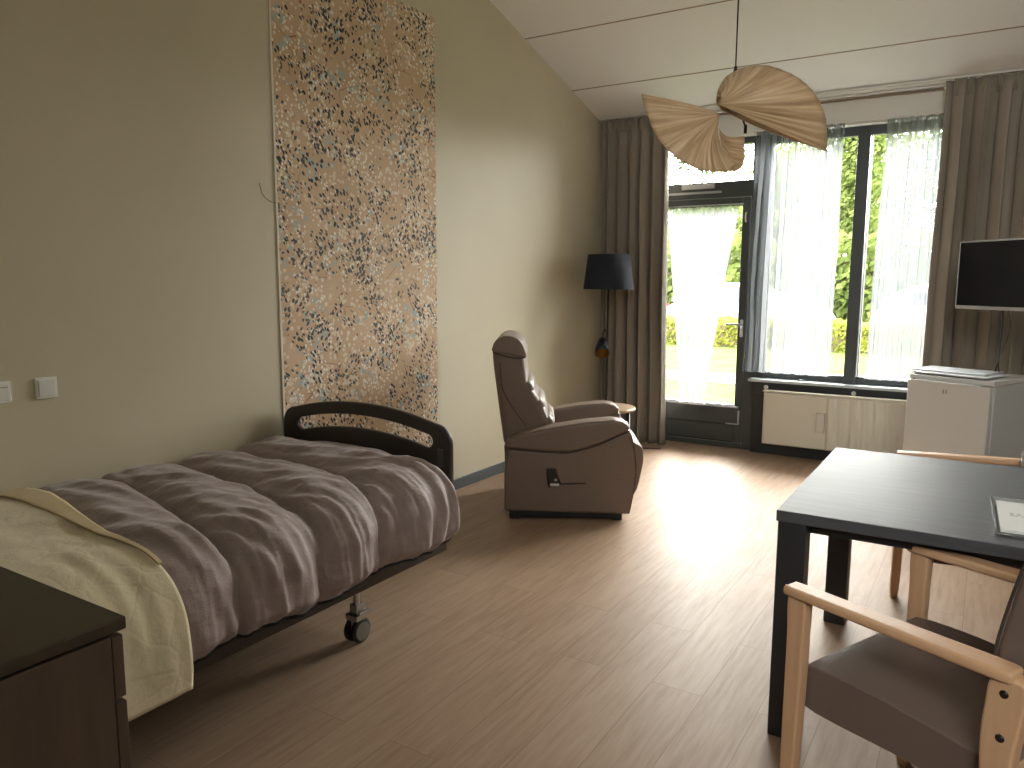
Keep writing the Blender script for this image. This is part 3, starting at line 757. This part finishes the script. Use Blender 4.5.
spotpart('spot_reflector', [(.060, -.131), (.049, -.055), (.030, -.02), (.001, -.01)], m_brass, spo)
MB().tube(spline([(.1, .05, .012), (.16, .12, .006), (.3, .2, .006), (.42, .24, .006)], 6), .004, 6).build('cable', m_black, fl, smooth=True)

# ------------------------------------------------------------------ round side table
stb = empty('side_table', (-2.43, 5.30, 0), 0, 'small round wooden side table behind the recliner by the left curtain', 'side table')
MB().lathe([(.001, .475), (.20, .475), (.208, .482), (.208, .492), (.20, .50), (.001, .50)], n=48).build('table_top', m_oak, stb, smooth=False, bevel=.003)
for k in range(3):
    a = k*2.094+.25
    MB().tube([(.15*math.cos(a), .15*math.sin(a), .475), (.17*math.cos(a), .17*math.sin(a), 0)], .013, 10).build('leg', m_blackmetal, stb, smooth=True)
MB().tube([(.163*math.cos(a*.1745), .163*math.sin(a*.1745), .15) for a in range(36)], .006, 6, closed=True).build('ring', m_blackmetal, stb, smooth=True)

# ------------------------------------------------------------------ pendant lamp
D = 3.2
def PX(px, py, d):   # design point on the sight plane of the lamp, d = distance
    return Vector((0, 0, 1.45))+(r2*((px-512)/763.5)-u2*((py-384)/763.5)+fw)*d
cen = Vector((-0.9665, 3.3103, 2.1312))     # lamp centre in the room
hr = Vector((rt.x, rt.y, 0)); hw = Vector((-fw.x, -fw.y, 0)).normalized()
def LP(u, v_, w): return (hr*u+Vector((0, 0, 1))*v_+hw*w)
zceil = zc(cen.y)
pl = empty('pendant_lamp', cen, 0, 'large twisted wood veneer pendant lamp of two shell forms hung by black cord', 'pendant lamp')
def fan(name, hub, rim, bulge, n=6, nt=14, bdir=None):
    G = spline([LP(*p) for p in rim], n); H = spline([LP(*p) for p in hub], max(1, int(n*(len(rim)-1)/(len(hub)-1))))
    m_ = len(G)-1
    def Hs(s): k = s*(len(H)-1); i = min(int(k), len(H)-2); return H[i].lerp(H[i+1], k-i)
    def fn(u, v_):
        i = min(int(u*m_), m_-1); g_ = G[i].lerp(G[i+1], u*m_-i); h_ = Hs(u)
        p = h_.lerp(g_, v_)
        bd = bulge(u) if callable(bulge) else bulge
        p = p+LP(*bd)*math.sin(math.pi*v_)
        # radial ribs
        p = p+LP(0, 0, 1)*.0018*math.sin(u*m_*1.9)*v_
        return tuple(p)
    b = MB().grid(fn, m_*3, nt); nu, nv = m_*3, nt
    me = bpy.data.meshes.new(name); me.from_pydata(b.v, [], b.f)
    uv = me.uv_layers.new(name='UVMap')
    for p in me.polygons:
        for li in p.loop_indices:
            vi = me.loops[li].vertex_index; uv.data[li].uv = ((vi % (nu+1))/nu, (vi//(nu+1))/nv)
    o = link(name, me, m_veneer, pl, smooth=True)
    s = o.modifiers.new('solid', 'SOLIDIFY'); s.thickness = .004; s.offset = 0
    return o
fan('shade_shell', [(-.088, .045, .05), (-.086, .043, .06), (-.086, .042, .06)],
    [(-.073, .085, .0), (-.071, .112, -.02), (-.042, .165, -.03), (.0, .193, -.02), (.045, .204, .0), (.115, .198, .04), (.205, .152, .08), (.275, .092, .10), (.335, .008, .09), (.368, -.065, .05), (.392, -.136, .0)],
    lambda u: (0, -.022*u, .06), 8)
fan('shade_shell', [(-.06, .05, -.02), (-.05, .04, -.03)],
    [(-.06, .12, -.06), (-.03, .155, -.10), (.06, .185, -.15), (.2, .150, -.16), (.32, .03, -.12), (.388, -.128, -.01)],
    lambda u: (0, .0, -.04), 8)
fan('shade_shell', [(-.072, .012, .02), (-.072, .008, .02), (-.072, .006, .02)],
    [(-.394, .092, .0), (-.392, .045, .04), (-.381, -.005, .08), (-.348, -.107, .14), (-.275, -.190, .17), (-.193, -.230, .17), (-.119, -.240, .15), (-.045, -.232, .10), (.002, -.200, .04)],
    lambda u: (-.038*u, -.01, .06*(1-u)+.01), 8)
fan('shade_shell', [(-.03, -.15, .03), (-.060, -.11, .02), (-.070, -.045, .01)],
    [(-.045, -.232, .10), (.012, -.216, .03), (.046, -.192, -.02), (.066, -.150, -.06), (.072, -.100, -.09), (.072, -.055, -.10)],
    lambda u: (.0, -.005, -.06), 8)
MB().lathe([(.001, .245), (.006, .24), (.012, .20), (.014, .17), (.03, .165), (.03, .12), (.001, .11)], tuple(LP(.008, -.02, -.05)), 20).build('lamp_holder', m_black, pl, smooth=True)
c0 = LP(.008, .215, -.05)
MB().tube([c0, (c0.x, c0.y, zceil-cen.z-.02)], .0032, 8).build('cord', m_black, pl, smooth=True)
MB().lathe([(.001, -.03), (.045, -.025), (.05, .0), (.001, .01)], (c0.x, c0.y, zc(cen.y+c0.y)-cen.z-.004), 24).build('ceiling_rose', m_black, pl, smooth=True)
fr_ = MB(); fr_.tube([LP(.008, .10, -.05), LP(.045, .03, -.07), LP(.072, -.02, -.09)], .004, 6); fr_.tube([LP(.072, -.01, -.09), LP(.072, -.045, -.09)], .007, 8)
fr_.build('shade_clip', m_black, pl, smooth=True)
MB().lathe([(.001, .05), (.02, .06), (.028, .085), (.016, .115), (.001, .12)], tuple(LP(.008, -.02, -.05)), 16).build('bulb', mat('opal_bulb', (.85, .83, .78), .3), pl, smooth=True)

# ------------------------------------------------------------------ fridge
fa = math.atan2(-.19, .45)
fg = empty('refrigerator', (-.42, 5.515, 0), fa, 'white table-height refrigerator standing before the right taupe curtain', 'refrigerator')
fwid, fdep = .50, .56
B(0, fwid, .055, fdep, .03, .835).build('body', m_fridge_side, fg, bevel=.008, seg=3)
B(-.004, fwid+.004, .03, fdep+.01, .835, .865).build('worktop', m_fridge, fg, bevel=.006, seg=3)
dro = B(0, fwid-.005, 0, .045, .04, .832).build('door', m_fridge, fg, bevel=.009, seg=3)
B(.02, fwid-.06, -.006, .02, .828, .838).build('handle_lip', mat('pale_lip', (.78, .8, .84), .25), dro, bevel=.003)
for dx in (0, .017):
    B(.225+dx, .232+dx, -.0015, .001, .765, .79).build('emblem', mat('grey_print', (.2, .2, .2), .5), dro)
B(.005, fwid-.012, .045, .055, .05, .83).build('door_gasket', mat('dark_gasket', (.05, .05, .06), .7), fg)
B(.02, .035, .03, .055, .826, .842).build('hinge', m_black, fg)
for x, y in ((.04, .09), (fwid-.04, .09), (.04, fdep-.05), (fwid-.04, fdep-.05)):
    MB().lathe([(.018, 0), (.018, .03)], (x, y, 0), 12).build('foot', m_black, fg)
fm = Matrix.Translation((-.42, 5.515, 0)) @ Matrix.Rotation(fa, 4, 'Z')
def onf(x, y, z): return tuple(fm @ Vector((x, y, z)))
for i, (x, y, rz, c_) in enumerate(((-.03, .09, .10, (.70, .74, .80)), (.0, .06, -.02, (.62, .64, .68)), (-.05, .13, .05, (.75, .79, .84)))):
    p = empty('paper_folder', onf(x, y, .8655+i*.0075), fa+rz, ['pale folder at the bottom of the stack on the refrigerator', 'grey-white folder in the middle of the stack on the refrigerator', 'bluish-white folder on top of the stack on the refrigerator'][i], 'folder', 'folders on the refrigerator')
    B(0, .44, 0, .31, 0, .0016).build('back_cover', mat('pale_card%d' % i, c_, .5), p)
    B(.003, .436, .003, .306, .0018, .0052).build('sheets', mat('white_paper', (.75, .75, .74), .7), p)
    B(0, .44, 0, .31, .0054, .007).build('front_cover', mat('pale_card%d' % i, c_, .5), p)
# black media box + cables on the fridge
mb = empty('media_box', onf(.10, .50, .8655), fa+R(22), 'flat black media box lying at the back of the refrigerator top', 'media box')
B(0, .20, 0, .045, 0, .014).build('case', m_black, mb, bevel=.003)
B(-.004, .0, .01, .035, .002, .012).build('end_cap', m_white, mb)
plg = empty('cable_plug', onf(.33, .42, .8655), fa, 'small black plug adapter with silver ends on the refrigerator', 'plug')
B(-.02, .03, -.015, .015, 0, .022).build('plug_body', m_black, plg, bevel=.004)
MB().tube([(-.05, .0, .01), (-.02, 0, .011)], .007, 8).build('plug_tip', m_chrome, plg, smooth=True)
MB().tube([(.03, 0, .011), (.07, .01, .008)], .006, 8).build('plug_tip', m_chrome, plg, smooth=True)

# ------------------------------------------------------------------ television
tl = Vector((-.19, 5.58, 0)); tdir = Vector((.72, -.69, 0)).normalized(); ta = math.atan2(tdir.y, tdir.x)
tv = empty('television', (tl.x, tl.y, 1.29), ta, 'flat black television with silver frame on a wall arm above the refrigerator', 'television')
tw, th = .73, .415
B(.0, tw, .0, .035, 0, th).build('casing', mat('silver_grey_plastic', (.42, .43, .44), .35), tv, bevel=.004)
B(.012, tw-.012, -.003, .004, .022, th-.010).build('screen', mat('glossy_black_screen', (.004, .006, .014), .08, Specular_IOR_Level=.3), tv)
B(.1, tw-.1, .035, .06, .06, th-.08).build('rear_cover', m_black, tv, bevel=.01)
# wall arm
nt_ = Vector((-tdir.y, tdir.x, 0))
b = MB(); 
Pt = Vector((tw/2, .06, th/2)); inv = (Matrix.Translation((tl.x, tl.y, 1.29)) @ Matrix.Rotation(ta, 4, 'Z')).inverted()
wallp = inv @ Vector((XR-.03, 5.9, 1.29+th/2)); elb = inv @ Vector((.95, 6.0, 1.29+th/2))
b.tube([Pt, elb], .016, 10); b.tube([elb, wallp], .016, 10); b.box(Pt.x-.1, Pt.x+.1, .06, .072, Pt.z-.1, Pt.z+.1)
b.build('wall_arm', m_blackmetal, tv, smooth=False)
B(-.01, 0, -.07, .07, -.12, .12).build('wall_plate', m_blackmetal, tv).matrix_local = inv @ Matrix.Translation((XR-.004, 5.9, 1.29+th/2))
c1_ = inv @ Vector(onf(.34, .42, .885)); cb_ = MB()
cb_.tube(spline([(.30, .05, .03), (.29, .07, -.05), (.27, .09, -.2), c1_+Vector((.01, 0, .05)), c1_], 6), .005, 6)
cb_.tube(spline([(.33, .05, .03), (.32, .10, -.1), (.30, .07, -.25), c1_+Vector((.02, 0, .06)), c1_+Vector((.03, 0, 0))], 6), .003, 6)
cb_.build('cable', m_black, tv, smooth=True)

# ------------------------------------------------------------------ dining table
TX0, TX1, TY0, TY1, TZ = -.517, .68, 2.385, 3.455, .75
tb = empty('dining_table', ((TX0+TX1)/2, (TY0+TY1)/2, 0), 0, 'dark grey dining table with thick square legs at the right', 'table')
ax, ay = (TX1-TX0)/2, (TY1-TY0)/2
B(-ax, ax, -ay, ay, TZ-.036, TZ).build('table_top', m_tabletop, tb, bevel=.0025)
for sx in (-1, 1):
    for sy in (-1, 1):
        x, y = sx*(ax-.047), sy*(ay-.047)
        B(x-.042, x+.042, y-.042, y+.042, 0, TZ-.036).build('leg', m_tablegrey, tb, bevel=.004)
ap = MB(); ap.box(-ax+.09, ax-.09, -ay+.06, -ay+.08, TZ-.075, TZ-.036); ap.box(-ax+.09, ax-.09, ay-.08, ay-.06, TZ-.075, TZ-.036)
ap.box(-ax+.06, -ax+.08, -ay+.09, ay-.09, TZ-.075, TZ-.036); ap.box(ax-.08, ax-.06, -ay+.09, ay-.09, TZ-.075, TZ-.036)
ap.build('apron', m_tablegrey, tb)
# acrylic holder with papers
m_acr = mat('clear_acrylic', (.9, .92, .9), .08, 0, Transmission_Weight=.85, IOR=1.45)
hol = empty('document_holder', (.057, 2.475, TZ+.001), R(2), 'clear acrylic document tray with printed papers on the dining table', 'document tray')
hb_ = MB(); hb_.box(0, .31, 0, .36, 0, .004); hb_.box(0, .005, 0, .36, 0, .022); hb_.box(.305, .31, 0, .36, 0, .022); hb_.box(0, .31, .355, .36, 0, .022)
hb_.build('tray', m_acr, hol, bevel=.001)
B(.014, .296, .012, .345, .005, .014).build('paper_stack', mat('white_paper', (.75, .75, .74), .7), hol, bevel=.001)
pr = MB()
rnd = random.Random(4)
for k in range(3):
    yk = .20-k*.014; xk = .045
    while xk < .10:
        wd = rnd.uniform(.008, .02); pr.box(xk, xk+wd, yk, yk+.004, .0141, .0144); xk += wd+.008
    if k == 3: pass
pr.build('print', mat('grey_print', (.2, .2, .2), .5), hol)
B(.008, .013, .25, .33, .006, .020).build('spine_clip', mat('dark_clip', (.08, .08, .07), .5), hol)

# ------------------------------------------------------------------ armchairs at the table
def make_chair(loc, rz, label):
    """local +x points to the back of the chair, y across; origin on the floor between the front posts"""
    e = empty('dining_armchair', loc, rz, label, 'chair', None)
    hw_ = .285
    for s in (-1, 1):
        y = s*hw_; a, b_ = y-.021, y+.021
        # front post: tapered, widest at seat height
        me = curve_mesh([soft([(-.022, .668), (.024, .668), (.026, .56), (.024, .42), (.018, .22), (.010, .004), (-.020, .004), (-.022, .22), (-.022, .42), (-.022, .56)], 5)], .036, .006, 3, 'xz', y)
        link('leg', me, m_beech_v, e, smooth=True)
        me = curve_mesh([soft([(.462, .668), (.525, .668), (.522, .60), (.512, .52), (.510, .42), (.53, .25), (.58, .004), (.545, .004), (.487, .25), (.456, .42), (.447, .52), (.450, .60)], 5)], .042, .006, 3, 'xz', y)
        lg = link('leg', me, m_beech_v, e, smooth=True)
        for z in (.640, .546):
            MB().lathe([(.001, -.0015), (.0085, -.001), (.0085, .001), (.001, .0015)], (.486, y+s*.0215, z), 14, 'y').build('screw_cap', m_black, lg, smooth=True)
        # armrest: gently widened board, rounded ends
        w = MB(); st_ = [(-.032, .020), (-.027, .025), (.0, .028), (.15, .030), (.33, .032), (.45, .033), (.488, .030), (.500, .020)]
        pts = [(x, y+hw2) for x, hw2 in st_]+[(x, y-hw2) for x, hw2 in reversed(st_)]
        me = curve_mesh([[(p.x, p.y) for p in spline([(a_, b2, 0) for a_, b2 in pts], 4, True)]], .025, .008, 3, 'xy', .6775)
        link('armrest', me, m_beech, e, smooth=True)
    # seat frame and cushion
    fr2 = MB(); fr2.box(.06, .46, -.21, .21, .350, .372); fr2.build('seat_frame', m_black, e)
    sp_ = soft([(.0, .37), (.004, .46), (.03, .482), (.20, .485), (.44, .462), (.475, .44), (.48, .37), (.25, .365)], 4)
    o = MB().prism(sp_, -.262, .262, 'xz').build('seat', m_leather2, e)
    b = o.modifiers.new('bevel', 'BEVEL'); b.width = .016; b.segments = 4; b.limit_method = 'ANGLE'; b.angle_limit = R(50); o.modifiers.new('wn', 'WEIGHTED_NORMAL')
    for p in o.data.polygons: p.use_smooth = True
    # backrest cushion, slightly reclined and curved
    bp = soft([(.455, .60), (.432, .66), (.452, .80), (.487, .93), (.53, .955), (.565, .94), (.56, .85), (.535, .72), (.51, .60)], 4)
    o = MB().prism(bp, -.240, .240, 'xz').build('backrest', m_leather2, e)
    b = o.modifiers.new('bevel', 'BEVEL'); b.width = .018; b.segments = 4; b.limit_method = 'ANGLE'; b.angle_limit = R(50); o.modifiers.new('wn', 'WEIGHTED_NORMAL')
    for p in o.data.polygons: p.use_smooth = True
    q = [(p[0]+0, -.236, p[1]) for p in bp]
    MB().tube(q, .0035, 6, closed=True).build('piping', m_seam, o, smooth=True)
    bb = MB(); bb.box(.465, .495, -.285, .285, .40, .44); bb.box(.495, .515, -.26, .26, .62, .66); bb.build('back_rail', m_beech, e, bevel=.005)
    return e
cdir = math.atan2(-.414, .91)
fmid = Vector(((-.384-.145)/2, (1.96+2.476)/2, 0))
ch1 = make_chair(fmid+Vector((.91, -.414, 0))*.032, cdir, 'beech armchair with brown-grey seat in the foreground, at the near side of the table')
ch2 = copy_tree(ch1); ch2.location = Vector((-.215, 3.55, 0)); ch2.rotation_euler = (0, 0, R(13))
ch2['label'] = 'beech armchair mostly hidden behind the far side of the dining table'
for o in (ch1, ch2): o['group'] = 'armchairs at the dining table'

# ------------------------------------------------------------------ outdoors
B(-60, 60, 6.75, 19.2, -.25, -.06).build('ground_lawn', m_grass)['kind'] = 'structure'
B(-60, 60, 19.2, 80, -.25, -.05).build('ground_parking', m_asphalt)['kind'] = 'structure'
B(-60, 60, 11.2, 12.5, -.20, -.045).build('ground_path', m_path)['kind'] = 'structure'
B(-5, 3, 6.74, 7.0, -.2, -.03).build('ground_doorstep', m_path)['kind'] = 'structure'
def leaves(b, cx, cy, cz, rx, ry, rz, n, size, seed):
    rnd = random.Random(seed)
    for _ in range(n):
        while True:
            p = Vector((rnd.uniform(-1, 1), rnd.uniform(-1, 1), rnd.uniform(-1, 1)))
            if p.length < 1: break
        p = p*(.55+.45*rnd.random())
        lump = 1+.28*noise.noise(p*2.3+Vector((seed, 0, 0)))
        c_ = Vector((cx+p.x*rx*lump, cy+p.y*ry*lump, cz+p.z*rz*lump))
        a = Vector((rnd.uniform(-1, 1), rnd.uniform(-1, 1), rnd.uniform(-1, 1))).normalized(); e = a.orthogonal().normalized(); s = size*rnd.uniform(.6, 1.2)
        f = a.cross(e)
        b.add([c_-e*s, c_-f*s*.5, c_+e*s, c_+f*s*.5], [(0, 1, 2, 3)])
def leafmesh(b, name, m, par=None):
    me = bpy.data.meshes.new(name); me.from_pydata(b.v, [], b.f); return link(name, me, m, par)
# hedge
hg = empty('hedge', (-6, 18.2, -.06), 0, 'low bright yellow-green hedge between the lawn and the parked cars', 'hedge')
core = MB(); core.box(-9, 12, -.32, .32, 0, .50); core.build('stems', m_bark, hg)
hb2 = MB(); rnd = random.Random(5)
for _ in range(15000):
    x = rnd.uniform(-9.2, 12.2); face = rnd.random()
    if face < .5: p = Vector((x, -.38+rnd.uniform(-.05, .06), rnd.uniform(.0, .62)))
    else: p = Vector((x, rnd.uniform(-.4, .4), .60+rnd.uniform(-.06, .06)))
    p.z += .08*noise.noise((x*1.2, 0, 0)); p.y += .08*noise.noise((x*2, p.z*2, 3))
    a = Vector((rnd.uniform(-1, 1), rnd.uniform(-1, 1), rnd.uniform(-.3, 1))).normalized(); e = a.orthogonal().normalized(); f = a.cross(e); s = .06
    hb2.add([p-e*s, p-f*s*.6, p+e*s, p+f*s*.6], [(0, 1, 2, 3)])
leafmesh(hb2, 'foliage', m_hedge, hg)
hg2 = empty('tall_shrub_row', (-6, 24.2, -.06), 0, 'tall dark green row of shrubs behind the parked cars', 'shrubs')
core = MB(); core.box(-16, 14, -.3, .3, 0, 2.2); core.build('stems', m_bark, hg2)
hb3 = MB(); rnd = random.Random(15)
for _ in range(16000):
    x = rnd.uniform(-16.5, 14.5); zz = rnd.uniform(0, 2.9)
    p = Vector((x, -.6+rnd.uniform(-.3, .3), zz)); p.z += .5*noise.noise((x*.5, 0, 1)); p.y += .4*noise.noise((x*.8, p.z, 3))
    a = Vector((rnd.uniform(-1, 1), rnd.uniform(-1, 1), rnd.uniform(-.3, 1))).normalized(); e = a.orthogonal().normalized(); f = a.cross(e); s = .15
    hb3.add([p-e*s, p-f*s*.6, p+e*s, p+f*s*.6], [(0, 1, 2, 3)])
leafmesh(hb3, 'foliage', m_leaf, hg2)
# trees
def tree(x, y, h, rx, rz, m, n, seed, label, size=.13):
    e = empty('tree', (x, y, -.06), 0, label, 'tree', 'trees beyond the parked cars')
    tk = MB(); tk.tube([(0, 0, 0), (.05, 0, h*.3), (-.05, .05, h*.6)], [.20, .16, .10], 10)
    rnd = random.Random(seed)
    for k in range(6):
        a = rnd.uniform(0, 6.28); tk.tube([(0, 0, h*.35+.1*k), (math.cos(a)*rx*.5, math.sin(a)*rx*.5, h*.6+.15*k)], [.07, .03], 6)
    tk.build('trunk', m_bark, e, smooth=True)
    b = MB()
    for k in range(7):
        a = rnd.uniform(0, 6.28); r_ = rx*.45*rnd.random()
        leaves(b, math.cos(a)*r_, math.sin(a)*r_, h*.58+rnd.uniform(-.30, .35)*h, rx*.72, rx*.72, rz*.55, n//7, size, seed*10+k)
    leafmesh(b, 'crown', m, e)
tree(-13.5, 28.5, 7.0, 2.6, 2.3, m_leaf2, 9000, 1, 'dark green tree seen above the garden door at the left')
tree(-9.9, 31, 6.2, 2.6, 2.0, m_leaf, 8000, 2, 'light green tree seen through the garden door glass')
tree(-8.0, 35, 7.4, 2.2, 3.4, m_leaf, 9000, 3, 'bright green tree behind the strip of glass beside the door')
tree(-4.5, 27.8, 9.0, 2.6, 4.2, m_leaf, 14000, 4, 'tall bright green tree filling the gap between the two sheers', .12)
tree(.8, 31, 9.0, 2.8, 4.0, m_leaf, 9000, 5, 'bright green tree behind the right sheer')
tree(-12.5, 38, 9.0, 3.2, 3.6, m_leaf2, 9000, 7, 'pale dark-green tree far behind the light green tree at the door')
tree(-5.0, 38, 10.0, 3.4, 4.2, m_leaf, 10000, 8, 'broad green tree far behind the tall bright tree')
tree(-1.8, 43, 10.5, 3.6, 4.4, m_leaf2, 10000, 9, 'broad dark tree at the far back behind the window mullion')
tree(-17.5, 33, 8.0, 3.4, 3.0, m_leaf2, 8000, 6, 'dark green tree farthest left behind the left curtain')
# cars
def car(x, y, rz, paint, label):
    e = empty('parked_car', (x, y, -.05), rz, label, 'car', 'cars parked beyond the hedge')
    body = soft([(-2.1, .30), (-2.12, .62), (-1.95, .86), (-1.35, .93), (1.0, .92), (1.75, .80), (2.08, .62), (2.10, .30), (1.2, .24), (-1.2, .24)], 4)
    o = MB().prism(body, -.85, .85, 'xz').build('body', paint, e, bevel=.06, seg=3)
    cab = soft([(-1.85, .90), (-1.40, 1.36), (-.7, 1.47), (.1, 1.45), (.55, 1.28), (1.10, .92)], 4)
    MB().prism(cab, -.72, .72, 'xz').build('cabin', paint, e, bevel=.07, seg=3)
    for s in (-1, 1):
        wn_ = [(-1.45, .98), (-1.2, 1.30), (-.65, 1.39), (.05, 1.37), (.42, 1.24), (.85, .98)]
        MB().prism(wn_, s*.715, s*.735, 'xz').build('side_window', mat('car_glass', (.03, .04, .05), .08), e)
        B(-2.13, -2.02, s*.8-.1*(s > 0), s*.8+.1*(s < 0), .68, .84).build('tail_light', mat('red_lens', (.55, .015, .015), .2), e, bevel=.01)
    for wx in (-1.3, 1.3):
        for s in (-1, 1):
            w_ = MB().lathe([(.001, -.1), (.30, -.1), (.32, -.08), (.32, .08), (.30, .1), (.001, .1)], (wx, s*.78, .32), 24, 'y').build('wheel', m_black, e)
            MB().lathe([(.001, .101), (.19, .101), (.19, .11), (.001, .12)] if s > 0 else [(.001, -.12), (.19, -.11), (.19, -.101), (.001, -.101)], (wx, s*.78, .32), 18, 'y').build('hubcap', m_steel, w_)
    return e
m_cw = mat('white_car_paint', (.40, .41, .43), .35); m_cb = mat('blue_car_paint', (.03, .10, .42), .25); m_cs = mat('silver_car_paint', (.22, .24, .28), .35)
car(-.30, 20.9, 0, m_cw, 'white car parked beyond the hedge, seen in the gap between the sheers')
car(-5.6, 21.2, 0, m_cs, 'silver-blue car parked beyond the hedge, seen through the garden door')
car(-10.3, 21.3, R(180), m_cb, 'blue car parked beyond the hedge at the left edge of the door glass')
pt = MB(); pt.tube([(0, 0, 0), (0, 0, 1.25)], .03, 10)
eo = empty('marker_post', (-2.02, 14.6, -.06), 0, 'slim orange marker post on the lawn seen beside the window mullion', 'post')
pt.build('post', mat('orange_plastic', (.65, .30, .05), .5), eo, smooth=True)
MB().lathe([(.031, 1.25), (.031, 1.32), (.001, 1.33)], n=12).build('cap', m_white, eo, smooth=True)
